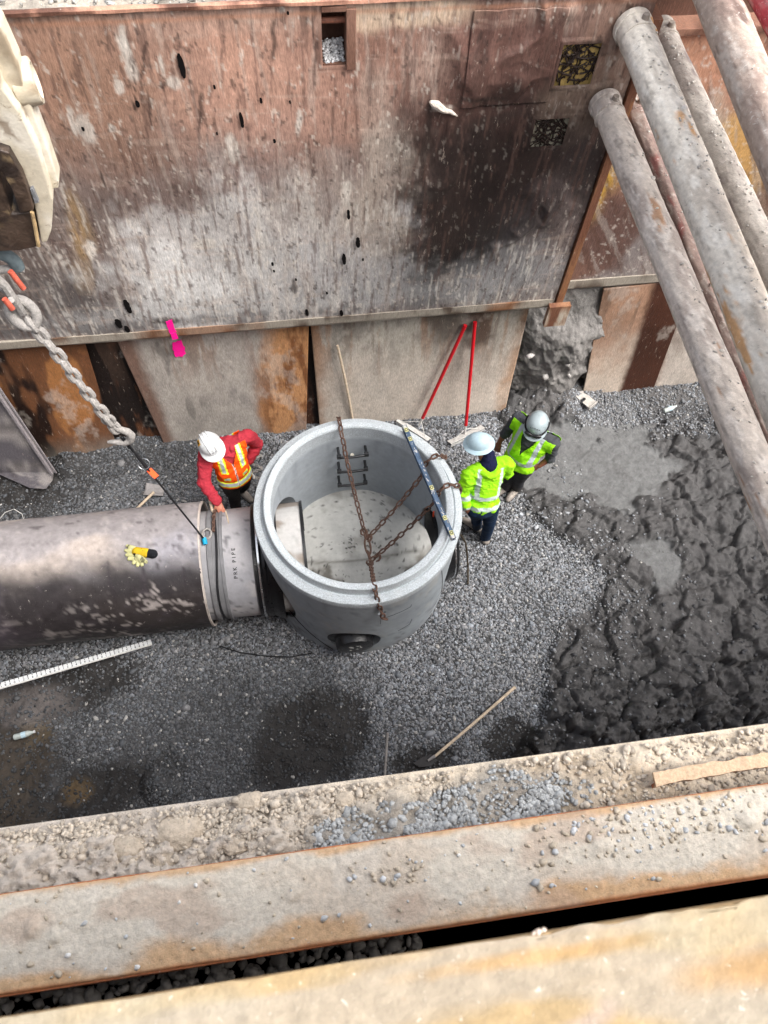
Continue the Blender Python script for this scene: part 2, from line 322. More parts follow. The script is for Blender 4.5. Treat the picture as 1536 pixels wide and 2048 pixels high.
# ------------------------------------------------------------------ surrounding ground and soil banks
def bank(name, P00, P10, P11, P01, nu, nv, amp, colf, seed, label):
    u, v = np.meshgrid(np.linspace(0, 1, nu), np.linspace(0, 1, nv), indexing='ij'); P00, P10, P11, P01 = map(np.array, (P00, P10, P11, P01))
    P = (1-u)[..., None]*(1-v)[..., None]*P00+u[..., None]*(1-v)[..., None]*P10+u[..., None]*v[..., None]*P11+(1-u)[..., None]*v[..., None]*P01
    nrm = np.cross(P10-P00, P01-P00).astype(float); nrm /= np.linalg.norm(nrm)
    L1 = np.linalg.norm(P10-P00)*u; L2 = np.linalg.norm(P01-P00)*v
    d = amp*(fbm(L1*1.1, L2*.9, 0, seed, 5, .55)+.6*(ridge(L1*1.6, L2*1.2, seed+3, 4)-.5)); P = P+nrm*d[..., None]
    col = np.broadcast_to(lin(colf), u.shape+(3,))*(1+.3*fbm(L1*2, L2*2, 0, seed+1, 4, .6))[..., None]
    o = mesh(name, P.reshape(-1, 3), gridF(nu, nv), M_mud, None, col.reshape(-1, 3), True); tag(o, label, None, None, 'structure'); return o
bank('soil_bank', (-9, 6.12, -.3), (12, 6.12, -.3), (12, 6.3, 5.2), (-9, 6.3, 5.2), 420, 110, .10, (78, 76, 75), 5, 'dark soil bank behind the far steel panels')
bank('trench_end_bank', (-9, 0, -.3), (-9, 6.5, -.3), (-9.2, 6.5, 5.3), (-9.2, 0, 5.3), 60, 50, .12, (95, 85, 75), 15, 'soil bank closing the left end of the trench')
bank('trench_end_bank', (12, 6.5, -.3), (12, 0, -.3), (12.2, 0, 5.3), (12.2, 6.5, 5.3), 60, 50, .12, (95, 85, 75), 16, 'soil bank closing the right end of the trench')
gz = 5.28; Q = [(-400, 6.15, 400, 400), (-400, -400, 400, -.34), (-400, -.34, -9.05, 6.15), (12.05, -.34, 400, 6.15)]
g = MB()
for a, b, c_, d in Q: g.add([(a, b, gz), (c_, b, gz), (c_, d, gz), (a, d, gz)], [(0, 1, 2, 3)])
tag(g.build('ground', M_crust, None, False, lin((160, 152, 140))), 'dry pale ground around the trench', None, None, 'structure')
# crust of dry dirt and gravel on the far side, just behind the far wall
def crust(name, x0, x1, y0, y1, z, amp, step, colf, label, seed, zf=None):
    a = np.arange(x0, x1+1e-6, step); b = np.linspace(y0, y1, max(3, int((y1-y0)/step)+1)); X, Y = np.meshgrid(a, b, indexing='ij')
    Z = z+amp*(.5*fbm(X*2, Y*2, 0, seed, 3)+.8*(ridge(X*6, Y*6, seed+4, 4)-.4)+.3*fbm(X*16, Y*16, 0, seed+9, 3))
    if zf: Z = Z+zf(X, Y)
    c = colf(X, Y); return tag(mesh(name, np.stack([X, Y, Z], -1).reshape(-1, 3), gridF(len(a), len(b)), M_crust, None, c.reshape(-1, 3), True), label, None, None, 'structure')
crust('backfill', -5, 2.9, 5.63, 6.6, 5.37, .05, .025, lambda X, Y: np.broadcast_to(lin((164, 156, 145)), X.shape+(3,))*(1+.14*fbm(X*5, Y*5, 0, 8, 4))[..., None], 'dry crusty backfill behind the far wall', 31)
r_ = np.random.default_rng(5); n = 2600; x = r_.uniform(-4, 5.5, n); y = r_.uniform(5.66, 6.5, n); sz = r_.gamma(4, .0035, n)+.003
V, F, C = stones(np.stack([x, y, 5.40+r_.uniform(-.02, .02, n)], -1), sz, lin((160, 158, 152))[None]*r_.uniform(.5, 1.2, (n, 1)), 8)
tag(mesh('backfill_gravel', V, F, M_stone, None, C), 'pale loose stones on the backfill behind the far wall', 'gravel', None, 'stuff')
crust('backfill', 3.1, 9, 6.03, 7.2, 5.34, .06, .025, lambda X, Y: np.broadcast_to(lin((170, 160, 150)), X.shape+(3,))*(1+.14*fbm(X*5, Y*5, 0, 8, 4))[..., None], 'dry crusty backfill behind the right hand panel', 35)
# ------------------------------------------------------------------ far wall, first shield panel
def wall_paint(X, Z, blobs, base, Yp=5.6, seed=0):
    c = base.copy()
    for i, b in enumerate(blobs):
        px, py, rx, ry, rot, rgb, al = b[:7]; na = b[7] if len(b) > 7 else .3; ns = b[8] if len(b) > 8 else 3.0; soft = b[9] if len(b) > 9 else .45
        p = aty(px, py, Yp); s = mpp(p); s2 = s*1.28
        m = ell(X+.05*fbm(X*9, Z*2, 0, seed+i, 3), Z, p[0], p[2], rx*s, ry*s2, rot, soft, na, ns, seed+i*7)
        c = mixc(c, lin(rgb), m*al)
    return c
def streaks(X, Z, fx, fz, thr, seed, slant=0.0):
    n = fbm((X+slant*Z)*fx, Z*fz, 0, seed, 4, .6); return ss(thr, thr+.25, n)
A_BL = [(300, 120, 520, 110, 0, (168, 124, 102), .55), (120, 200, 170, 160, 0, (150, 108, 82), .5), (560, 160, 220, 130, 0, (172, 124, 104), .5), (820, 130, 170, 120, 0, (128, 88, 74), .7),
        (1010, 120, 130, 120, 0, (98, 66, 58), .8), (1000, 260, 200, 95, 0, (54, 36, 32), .92), (930, 410, 140, 150, 0, (32, 22, 20), .94, .4), (1080, 480, 110, 90, 0, (84, 80, 82), .5), (1170, 330, 40, 110, 12, (40, 32, 32), .85, .5), (1195, 215, 26, 60, 12, (52, 40, 36), .8, .5), (1100, 260, 60, 60, 0, (44, 32, 29), .75, .6), (1150, 100, 46, 14, 0, (38, 28, 24), .8, .6, 9), (1100, 175, 26, 40, 0, (48, 34, 28), .6, .6, 8),
        (880, 530, 95, 60, 0, (32, 24, 23), .9, .5), (1110, 350, 60, 120, 0, (56, 46, 46), .8, .5), (120, 520, 220, 150, 0, (108, 94, 88), .75), (130, 640, 260, 40, 0, (112, 106, 104), .6), (60, 610, 160, 60, 0, (92, 86, 86), .7),
        (420, 555, 200, 115, 0, (196, 193, 192), .97, .6, 3.2), (500, 480, 170, 95, 0, (178, 172, 170), .75, .8, 3.4), (700, 540, 140, 90, 0, (172, 168, 168), .8, .7, 3.4), (560, 610, 420, 34, 0, (160, 158, 158), .6, .6, 3), (420, 640, 460, 12, 0, (84, 82, 84), .5, .9, 6), (640, 400, 130, 90, 0, (150, 136, 128), .5, .9, 3), (760, 420, 70, 130, 0, (168, 154, 142), .55, .8, 3),
        (960, 560, 200, 40, 0, (128, 126, 128), .6, .5), (1010, 545, 130, 60, 10, (140, 138, 140), .5, .7), (1160, 210, 70, 70, 0, (132, 108, 92), .7), (870, 150, 40, 60, 0, (158, 130, 116), .7, .6), (740, 30, 500, 22, 0, (172, 134, 116), .7, .5), (840, 25, 120, 18, 0, (205, 180, 150), .6, .8),
        (150, 450, 18, 90, -14, (150, 116, 70), .7, .5), (170, 520, 14, 70, -14, (140, 110, 72), .6, .5), (740, 330, 30, 160, 0, (170, 150, 136), .4, .8), (560, 700, 60, 30, 0, (120, 120, 120), .3)]
A_BL += [(1030, 110, 120, 110, 0, (92, 60, 52), .85, .45), (900, 210, 90, 60, 0, (96, 64, 56), .7, .5), (960, 340, 150, 110, 0, (40, 28, 26), .6, .6)]
# specks (white droppings, dark slots' dirt)
for (px, py, rx, ry) in [(240, 78, 6, 22), (250, 110, 10, 40), (335, 125, 5, 18), (236, 175, 5, 12), (150, 245, 8, 30), (168, 262, 14, 26), (178, 500, 9, 20), (115, 512, 10, 6), (130, 525, 9, 6), (230, 255, 4, 8), (455, 300, 14, 22), (350, 165, 14, 10), (600, 245, 8, 22), (700, 385, 9, 24), (520, 470, 6, 30), (410, 490, 20, 10), (560, 20, 6, 8), (880, 215, 20, 6)]:
    A_BL.append((px, py, rx, ry, 0, (198, 188, 178), .75, .35, 14, .35))
for (px, py, rx, ry, rot) in [(295, 120, 4, 38, -22), (318, 170, 14, 4, 20), (860, 250, 6, 60, 8), (842, 330, 7, 60, 10), (915, 330, 6, 70, 6), (985, 300, 5, 50, 0), (960, 195, 60, 4, -4), (860, 290, 9, 40, 8), (592, 575, 8, 16, 0), (540, 90, 4, 40, -6), (620, 100, 3, 60, 0), (275, 212, 4, 8, 0), (298, 215, 3, 30, -8), (270, 170, 2, 40, -10), (405, 230, 3, 40, -8), (335, 640, 30, 8, 0), (990, 240, 60, 8, 15), (1060, 330, 60, 30, 30), (900, 440, 40, 70, 0), (205, 360, 5, 16, -10)]:
    A_BL.append((px, py, rx, ry, rot, (52, 38, 34), .75, .3, 10, .4))
def paintA(X, Z):
    n = fbm(X*1.3, Z*1.3, 0, 300, 5, .6); base = np.broadcast_to(lin((136, 106, 94)), X.shape+(3,)).copy()
    t = ss(5.2, 3.6, Z+.25*n); base = mixc(base, lin((118, 96, 90)), t); t = ss(3.2, 2.3, Z+.3*n); base = mixc(base, lin((124, 116, 114)), t*.8)
    base = mixc(base, lin((150, 108, 84)), ss(.0, .8, fbm(X*2.1, Z*1.2, 0, 310, 4))*ss(3.6, 4.6, Z)*.5)
    c = wall_paint(X, Z, A_BL, base, 5.6, 400)
    dk = np.mean(c, -1); gate = ss(.05, .12, dk)
    st = streaks(X, Z, 22, 1.7, .25, 500, .05); c = mixc(c, lin((172, 154, 142)), st*.32*gate)
    st = streaks(X, Z, 40, 3.0, .35, 516, .02); c = mixc(c, lin((206, 198, 190)), st*.5*gate*ss(4.5, 3.2, Z)); st = streaks(X, Z, 34, 2.6, .3, 520, -.04); c = mixc(c, lin((88, 62, 54)), st*.55)
    sc = ss(.45, .6, fbm(X*2.2+Z*1.5, Z*16, 0, 527, 4, .65)); c = mixc(c, lin((180, 156, 140)), sc*.22*gate); c = c*(1+.22*fbm(X*.9, Z*1.1, 0, 528, 4, .6))[..., None]
    wp = ss(.36, .60, fbm(X*3.6, Z*1.1, 0, 530, 6, .72)); c = mixc(c, lin((190, 182, 176)), wp*.55*gate*ss(4.7, 3.6, Z))
    sp = ss(.62, .8, fbm(X*30, Z*12, 0, 540, 3, .6)); c = mixc(c, lin((200, 188, 176)), sp*.5*(.3+.7*gate))
    sp = ss(.6, .8, fbm(X*32, Z*14, 0, 545, 3, .6)); c = mixc(c, lin((60, 44, 40)), sp*.6)
    c = c*(1+.16*fbm(X*45, Z*30, 0, 550, 3, .7)+.10*fbm(X*7, Z*4, 0, 551, 4, .6))[..., None]
    c = mixc(c, lin((178, 118, 84)), ss(.03, .0, np.abs(Z-5.33+.004*n))*.5)
    c = c*.78+.22*c.mean(-1, keepdims=True)*np.array([.98, 1.0, .88]); return np.clip(c*1.16, .004, 1)
def rectX(p): return p
W1 = (.452, .628, 4.945, 5.335)                                    # the tall window near the top
def prc(px0, py0, px1, py1, Yp=5.6): a = aty(px0, py0, Yp); b = aty(px1, py1, Yp); return (a[0], b[0], b[2], a[2])
G1 = prc(1128, 90, 1180, 168); G2 = prc(1072, 240, 1124, 290)
XE = 2.93
def axis(lo, hi, st, extra):
    a = np.arange(lo, hi, st); a = np.concatenate([a, [hi], extra]); a = np.unique(np.round(a, 5)); k = np.ones(len(a), bool)
    for e in extra: k &= ~((np.abs(a-e) < st*.45) & (np.abs(a-e) > 1e-5))
    return a[k]
exx = [W1[0], W1[1], G1[0], G1[1], G2[0], G2[1]]; exz = [W1[2], W1[3], G1[2], G1[3], G2[2], G2[3]]
xs = np.concatenate([np.arange(-9, -3.7, .2), axis(-3.6, XE, .014, exx)]); zs = axis(2.15, 5.40, .014, exz)
X, Z = np.meshgrid(xs, zs, indexing='ij'); xm = (xs[1:]+xs[:-1])/2; zm = (zs[1:]+zs[:-1])/2; XM, ZM = np.meshgrid(xm, zm, indexing='ij')
sk = np.zeros(XM.shape, bool)
for R_ in (W1, G1, G2): sk |= (XM > R_[0]) & (XM < R_[1]) & (ZM > R_[2]) & (ZM < R_[3])
Yv = 5.6-.012*fbm(X*.8, Z*.8, 0, 600, 3)-.004*fbm(X*5, Z*3, 0, 601, 3)
near = np.zeros(X.shape)
for R_ in (W1, G1, G2): near = np.maximum(near, ((X >= R_[0]-.03) & (X <= R_[1]+.03) & (Z >= R_[2]-.03) & (Z <= R_[3]+.03))*1.0)
dents = ridge(X*1.3+.2*fbm(X*3, Z*3, 0, 3, 2), Z*.8, 610, 3); dm = ss(1.2, 1.7, X)*ss(2.9, 2.6, X)*ss(2.6, 3.2, Z); Yv = Yv-dm*.05*ss(.55, .9, dents)*(1-near)+.0*near
Yv = Yv*(1-near)+5.6*near
t = thing('trench_shield_panel', 'large rusty steel panel of the far wall, with dark discs for slot holes and a tall window', 'steel panel', (-1, 5.6, 2.15), 'steel shield panels of the far wall')
PANEL1 = t
mesh('face_plate', np.stack([X, Yv, Z], -1).reshape(-1, 3), gridF(len(xs), len(zs), sk)[:, ::-1], M_wall, t, paintA(X, Z).reshape(-1, 3), True)
CR = lambda rgb, s=0, a=.2: (lambda P: np.clip(lin(rgb)[None]*(1+a*fbm(P[:, 0]*6, P[:, 1]*6, P[:, 2]*6, s, 4, .6))[:, None], .004, 1))
rustb = lambda rgb, s=0: (lambda P: np.clip(mixc(np.broadcast_to(lin(rgb), (len(P), 3)), lin((92, 62, 50)), ss(-.1, .5, fbm(P[:, 0]*5, P[:, 1]*5, P[:, 2]*5, s, 4)))*(1+.15*fbm(P[:, 0]*30, P[:, 1]*30, P[:, 2]*30, s+4, 3))[:, None], .004, 1))
def longbar(name, x0, x1, prof, mat, parent, rgbf, n=500, jit=0.0):   # prof: [(y,z)..] swept along x with irregularity
    xs_ = np.linspace(x0, x1, n); P = []
    for k, (y, z) in enumerate(prof): P.append(np.stack([xs_, y+jit*fbm(xs_*3, k*3.1, 0, 5+k, 4, .6), z+jit*fbm(xs_*3, k*5.7+9, 0, 7+k, 4, .6)], -1))
    P = np.stack(P, 1); m = len(prof); V = P.reshape(-1, 3); i, j = np.meshgrid(np.arange(n-1), np.arange(m), indexing='ij'); a = i*m+j; b = i*m+(j+1) % m
    F = np.stack([a, b, b+m, a+m], -1).reshape(-1, 4); F = [tuple(f) for f in F]+[tuple(range(m))[::-1], tuple((n-1)*m+k for k in range(m))]
    o = mesh(name, V, F, mat, parent, rgbf(V), False); bm = bmesh.new(); bm.from_mesh(o.data); bmesh.ops.recalc_face_normals(bm, faces=bm.faces[:]); bm.to_mesh(o.data); bm.free(); return o
longbar('top_rail', -9, XE-.005, [(5.575, 5.402), (5.575, 5.425), (5.60, 5.432), (5.625, 5.425), (5.625, 5.402)], M_wall, t, rustb((186, 138, 116), 3), 700, .004)
def edgecol(P):
    c = np.broadcast_to(lin((152, 144, 132)), (len(P), 3)).copy(); n = fbm(P[:, 0]*3, P[:, 2]*9, 0, 70, 5, .6); c = mixc(c, lin((84, 70, 60)), ss(.1, .6, n)); c = mixc(c, lin((150, 96, 56)), ss(.25, .6, fbm(P[:, 0]*1.2, 0, 0, 71, 3))*.5); return c
longbar('cutting_edge', -9, XE-.004, [(5.585, 2.148), (5.585, 2.05), (5.60, 2.015), (5.84, 1.98), (5.84, 2.148)], M_wall, t, edgecol, 900, .004)
b = MB(); b.box(((-9+XE)/2, 5.84, 3.77), (XE+9-.02, .02, 3.2)); b.box((XE-.004, 5.72, 3.77), (.008, .22, 3.24)); b.build('back_plate', M_wall, t, False, lin((100, 72, 60)))
# window: side walls, dark inside, cross bar, gravel
b = MB(); wx0, wx1, wz0, wz1 = W1
for (cx_, sx_, cz_, sz_) in [(wx0-.006, .012, (wz0+wz1)/2, wz1-wz0+.024), (wx1+.006, .012, (wz0+wz1)/2, wz1-wz0+.024)]: b.box((cx_, 5.715, cz_), (sx_, .20, sz_))
for cz_ in (wz0-.006, wz1+.006): b.box(((wx0+wx1)/2, 5.715, cz_), (wx1-wx0, .20, .012))
b.build('window_frame', M_wall, t, False, rustb((128, 96, 80), 5))
b = MB(); b.box((wx1+.035, 5.588, (wz0+wz1)/2), (.07, .02, wz1-wz0+.06), None, .004); b.box(((wx0+wx1)/2, 5.588, wz1+.03), (wx1-wx0, .02, .035), None, .004); b.build('window_trim', M_wall, t, False, rustb((138, 104, 88), 6))
b = MB(); b.tube([(wx0, 5.66, wz1-.09), (wx1, 5.66, wz1-.09)], .022, 12); b.build('cross_bar', M_wall, t, True, rustb((132, 84, 66), 8))
r_ = np.random.default_rng(2); n = 260; x = r_.uniform(wx0+.01, wx1-.01, n); z = wz0+r_.uniform(0, .11, n); y = 5.63+(z-wz0)*.9+r_.uniform(0, .03, n)
V, F, C = stones(np.stack([x, y, z], -1), r_.uniform(.008, .02, n), lin((205, 205, 205))[None]*r_.uniform(.5, 1.1, (n, 1)), 5)
tag(mesh('window_gravel', V, F, M_stone, None, C), 'pale stones spilling into the tall window of the far wall', 'gravel', None, 'stuff')
# two torn grille openings with yellow plate behind and rods
for R_, ycol, sd_ in ((G1, (186, 158, 96), 1), (G2, (176, 170, 150), 2)):
    b = MB(); b.box(((R_[0]+R_[1])/2, 5.635, (R_[2]+R_[3])/2), (R_[1]-R_[0]+.1, .01, R_[3]-R_[2]+.1)); b.build('grille_backing', M_wall, t, False, CR(ycol, sd_))
    b = MB(); r_ = random.Random(sd_*9)
    for k in range(60):
        u0, v0 = r_.uniform(0, 1), r_.uniform(0, 1); a = r_.uniform(0, math.pi); L_ = r_.uniform(.08, .22); pts = []
        for q in range(6):
            uu = R_[0]+(R_[1]-R_[0])*u0+math.cos(a)*L_*(q/5-.5)+r_.uniform(-.008, .008); vv = R_[2]+(R_[3]-R_[2])*v0+math.sin(a)*L_*(q/5-.5)+r_.uniform(-.008, .008)
            pts.append((min(max(uu, R_[0]-.02), R_[1]+.02), 5.612+r_.uniform(0, .02), min(max(vv, R_[2]-.02), R_[3]+.02)))
        b.tube(pts, r_.uniform(.003, .009), 5)
    b.build('grille', M_wall, t, True, lin((42, 30, 24)))
# welded patch plate, dark discs painted for the shaded insides of slot holes
x0, x1, z0, z1 = prc(948, 20, 1092, 205); b = MB()
gx, gz_ = np.meshgrid(np.linspace(x0, x1, 60), np.linspace(z0, z1, 80), indexing='ij')
o = mesh('patch_plate', np.stack([gx, 5.594-.012*fbm(gx*.8, gz_*.8, 0, 600, 3)-.004*fbm(gx*5, gz_*3, 0, 601, 3)-.02*ss(1.2, 1.7, gx)*ss(2.9, 2.6, gx)*ss(.55, .9, ridge(gx*1.3+.2*fbm(gx*3, gz_*3, 0, 3, 2), gz_*.8, 610, 3))*2.5, gz_], -1).reshape(-1, 3), gridF(60, 80)[:, ::-1], M_wall, t, np.clip(paintA(gx, gz_)*.96, .004, 1).reshape(-1, 3), True)
md = o.modifiers.new('t', 'SOLIDIFY'); md.thickness = .004; md.offset = -1
holes = [(363, 133, 6, 21), (483, 241, 4, 14), (255, 614, 6, 16), (237, 648, 6, 11), (254, 659, 5, 8), (716, 486, 4.5, 11), (688, 519, 4, 12), (697, 430, 3.5, 10), (275, 209, 4, 6), (429, 175, 2.5, 4), (522, 202, 3, 5), (549, 283, 3, 4), (434, 268, 2, 3), (580, 205, 2, 3), (166, 259, 3, 4), (614, 626, 3.5, 8), (683, 627, 3.5, 7), (545, 529, 2.5, 4), (548, 543, 2, 3), (654, 587, 2, 3), (592, 560, 2, 3), (576, 27, 2.5, 3), (726, 520, 2, 3)]
for (px, py, rx, ry) in holes:
    p = aty(px, py, 5.58); s = mpp(p); a_ = np.linspace(0, 2*np.pi, 25)[:-1]; b = MB(); w_, h_ = rx*s, ry*s*1.25
    jr = random.Random(int(px)); ring = [(p[0]+w_*jr.uniform(.8, 1.1)*math.copysign(abs(math.cos(k))**.75, math.cos(k))-.05*h_*math.sin(k), 5.583, p[2]+h_*math.copysign(abs(math.sin(k))**.9, math.sin(k))) for k in a_]
    b.prism(ring, (0, .004, 0)); o = b.build('slot_hole_disc', M_dark, t)
p0 = aty(860, 200, 5.59); p1 = aty(914, 232, 5.59); b = MB(); r_ = random.Random(4)
pts = [np.array(p0)+(np.array(p1)-np.array(p0))*k/8+np.array([0, -.01, r_.uniform(-.012, .012)]) for k in range(9)]
b.tube(pts, [.012, .03, .036, .032, .026, .02, .018, .012, .004], 8); b.build('torn_lip', M_crust, t, False, CR((212, 200, 188), 3))
# pink marker stripe sprayed on the panel and the sheet below it
settle(t)
# end post of the first panel
t = thing('end_post', 'orange rusty vertical end post between the two far wall panels', 'steel post', (3.0, 5.6, 1.85))
def postcol(P):
    n = fbm(P[:, 0]*14, P[:, 2]*2.2, P[:, 1]*5, 30, 4, .6); c = np.broadcast_to(lin((110, 72, 54)), (len(P), 3)).copy(); c = mixc(c, lin((140, 98, 68)), ss(-.1, .5, n+.5*ss(3.6, 2.2, P[:, 2])-.3)); c = mixc(c, lin((185, 175, 160)), ss(2.15, 1.95, P[:, 2])*ss(-.2, .4, n)); return c
def gridbox(name, x0, x1, y0, y1, z0, z1, st, mat, parent, cf):
    bm = bmesh.new(); bmesh.ops.create_cube(bm, size=1)
    for v in bm.verts: v.co = Vector((x0+(v.co.x+.5)*(x1-x0), y0+(v.co.y+.5)*(y1-y0), z0+(v.co.z+.5)*(z1-z0)))
    nx, ny, nz = [max(1, int(abs(d)/st)) for d in (x1-x0, y1-y0, z1-z0)]
    for ax, nn, a, bb in ((0, nx, x0, x1), (1, ny, y0, y1), (2, nz, z0, z1)):
        for k in range(1, nn):
            no = [0, 0, 0]; no[ax] = 1; cc = [0, 0, 0]; cc[ax] = a+(bb-a)*k/nn; bmesh.ops.bisect_plane(bm, geom=bm.verts[:]+bm.edges[:]+bm.faces[:], plane_co=cc, plane_no=no)
    me = bpy.data.meshes.new(name); bm.to_mesh(me); bm.free(); V = np.array([v.co[:] for v in me.vertices]); setcol(me, cf(V)); return link(name, me, mat, parent)
gridbox('post', 2.945, 3.02, 5.57, 5.80, 1.9, 5.2, .03, M_wall, t, postcol)
gridbox('post_foot', 2.86, 3.10, 5.50, 5.565, 1.80, 2.12, .02, M_wall, t, postcol)
settle(t)
# ------------------------------------------------------------------ second shield panel (right)
Y2 = 5.86
B_BL = [(1340, 130, 200, 130, 0, (168, 124, 100), .9), (1440, 170, 130, 80, 0, (174, 128, 104), .8), (1215, 250, 40, 130, 0, (196, 156, 70), .95, .3), (1190, 370, 40, 60, 0, (196, 156, 66), .9, .5), (1480, 330, 110, 90, 0, (192, 150, 92), .9, .5), (1410, 270, 60, 70, 0, (176, 166, 150), .7, .6),
        (1230, 470, 110, 90, 0, (94, 72, 66), .85), (1290, 520, 60, 80, -20, (148, 144, 142), .6, .5), (1280, 570, 160, 30, 0, (128, 122, 120), .7, .5), (1500, 470, 120, 90, 0, (132, 116, 100), .8, .5), (1320, 60, 200, 20, 0, (160, 104, 82), .7), (1340, 330, 60, 90, 0, (150, 100, 76), .6), (1380, 420, 70, 60, 0, (130, 96, 80), .6)]
def paintB(X, Z):
    base = np.broadcast_to(lin((128, 96, 82)), X.shape+(3,)).copy(); c = wall_paint(X, Z, B_BL, base, Y2, 800)
    st = streaks(X, Z, 16, 2.2, .2, 820, .5); c = mixc(c, lin((176, 168, 160)), st*.35); st = streaks(X, Z, 26, 3, .25, 830, .5); c = mixc(c, lin((84, 60, 50)), st*.5)
    sp = ss(.55, .75, fbm(X*26, Z*20, 0, 840, 3, .6)); c = mixc(c, lin((205, 196, 186)), sp*.5)
    return np.clip(c*(1+.16*fbm(X*40, Z*30, 0, 850, 3, .7))[..., None], .004, 1)
ztop2 = aty(1400, 62, Y2)[2]; zb2 = 2.13
xs = np.concatenate([np.arange(2.80, 6.2, .016), np.arange(6.2, 12.01, .2)]); zs = np.arange(zb2, ztop2, .016); X, Z = np.meshgrid(xs, zs, indexing='ij')
t = thing('trench_shield_panel', 'orange brown steel panel with yellow paint behind the struts at the right', 'steel panel', (7, Y2, zb2), 'steel shield panels of the far wall')
mesh('face_plate', np.stack([X, Y2-.01*fbm(X, Z, 0, 9, 3), Z], -1).reshape(-1, 3), gridF(len(xs), len(zs))[:, ::-1], M_wall, t, paintB(X, Z).reshape(-1, 3), True)
longbar('cutting_edge', 3.0, 12, [(5.845, zb2-.002), (5.845, 2.01), (5.86, 1.98), (6.02, 1.97), (6.02, zb2-.002)], M_wall, t, edgecol, 500, .004)
longbar('top_rail', 2.8, 12, [(5.83, zs[-1]+.002), (5.83, zs[-1]+.05), (6.02, zs[-1]+.05), (6.02, zs[-1]+.002)], M_wall, t, rustb((146, 108, 90), 3), 300, .004)
b = MB(); b.box((7.4, 6.03, 3.7), (9.2, .02, 3.1)); b.build('back_plate', M_wall, t, False, lin((100, 72, 60))); settle(t)
# ------------------------------------------------------------------ lower sheets
SLP = .11; YB = 5.58
def sheet(corn, paint, label, seed, dy=0.0, prof=None, name='steel_sheet', n=(150, 110)):
    C4 = [aty(px, py, YB+dy, SLP) for px, py in corn]         # TL TR BR BL
    u, v = np.meshgrid(np.linspace(0, 1, n[0]), np.linspace(0, 1, n[1]), indexing='ij')
    TL, TR, BR, BL = C4; TR, TL = TR+(TR-BR)*.10, TL+(TL-BL)*.10; BR = BR+(BR-TR)*.12; BL = BL+(BL-TL)*.12
    P = (1-u)[..., None]*(v[..., None]*TL+(1-v)[..., None]*BL)+u[..., None]*(v[..., None]*TR+(1-v)[..., None]*BR)
    P[..., 1] += -.01*fbm(P[..., 0]*1.5, P[..., 2]*1.5, 0, seed, 3)
    if prof: P[..., 1] += prof(u, v)
    c = paint(P[..., 0], P[..., 2], u, v, seed)
    o = mesh(name, P.reshape(-1, 3), gridF(*n)[:, ::-1], M_wall, None, np.clip(c, .004, 1).reshape(-1, 3), True); tag(o, label, 'steel sheet', 'steel sheets lining the foot of the far wall')
    md = o.modifiers.new('t', 'SOLIDIFY'); md.thickness = .02; md.offset = -1; return o
def fine(c, X, Z, s):
    c = mixc(c, lin((88, 70, 58)), ss(.30, .55, fbm(X*9, Z*.8, 0, s+51, 5, .65))*ss(.7, 1.9, Z)*.55); c = mixc(c, lin((186, 178, 168)), ss(.3, .6, fbm(X*3, Z*2.2, 0, s+55, 5, .65))*.35)
    return (1+.20*fbm(X*1.6, Z*1.3, 0, s+53, 4, .6))[..., None]*c*(1+.13*fbm(X*40, Z*25, 0, s, 3, .7)+.12*fbm(X*5, Z*3, 0, s+1, 4, .6))[..., None]
def p_rust(X, Z, u, v, s):
    c = np.broadcast_to(lin((104, 68, 44)), X.shape+(3,)).copy(); n = fbm(X*2.2, Z*.7, 0, s, 4, .55); c = mixc(c, lin((34, 20, 14)), ss(-.22, -.02, n)); c = mixc(c, lin((164, 112, 66)), ss(.25, .5, fbm(X*2.6, Z*1.0, 0, s+5, 4))*.7)
    c = mixc(c, lin((128, 122, 114)), ss(.28, .0, v+.12*n)*.8); return fine(c, X, Z, s)
def p_darkrust(X, Z, u, v, s):
    c = np.broadcast_to(lin((66, 40, 26)), X.shape+(3,)).copy(); n = fbm(X*5, Z*.8, 0, s, 4, .55); c = mixc(c, lin((26, 18, 15)), ss(-.1, .2, n)); c = mixc(c, lin((104, 66, 42)), ss(.3, .6, fbm(X*6, Z*1.2, 0, s+3, 4))*.8); return fine(c, X, Z, s)
def p_L2(X, Z, u, v, s):
    c = np.broadcast_to(lin((164, 157, 149)), X.shape+(3,)).copy(); n = fbm(X*2.5, Z*1.5, 0, s, 5, .6)
    c = mixc(c, lin((100, 96, 94)), ss(.0, .5, n)*ss(.2, .6, v)*.7); c = mixc(c, lin((182, 130, 82)), ss(.66, .80, u+.10*n)*.9); c = mixc(c, lin((112, 68, 38)), ss(.0, .35, fbm(X*5, Z*1.3, 0, s+2, 5, .65))*ss(.60, .8, u)*.85); c = mixc(c, lin((120, 84, 58)), ss(.25, .4, fbm(X*7, Z*.7, 0, s+12, 5, .65))*ss(.5, 1, v)*.6)
    c = mixc(c, lin((96, 60, 42)), ss(.10, .02, u+.05*n)*.8); c = mixc(c, lin((140, 122, 104)), ss(.22, .06, v+.06*n)*.8); c = mixc(c, lin((62, 58, 56)), ss(.3, .6, fbm(X*7, Z*2, 0, s+9, 4))*.45*ss(.5, .2, u)); return fine(c, X, Z, s)
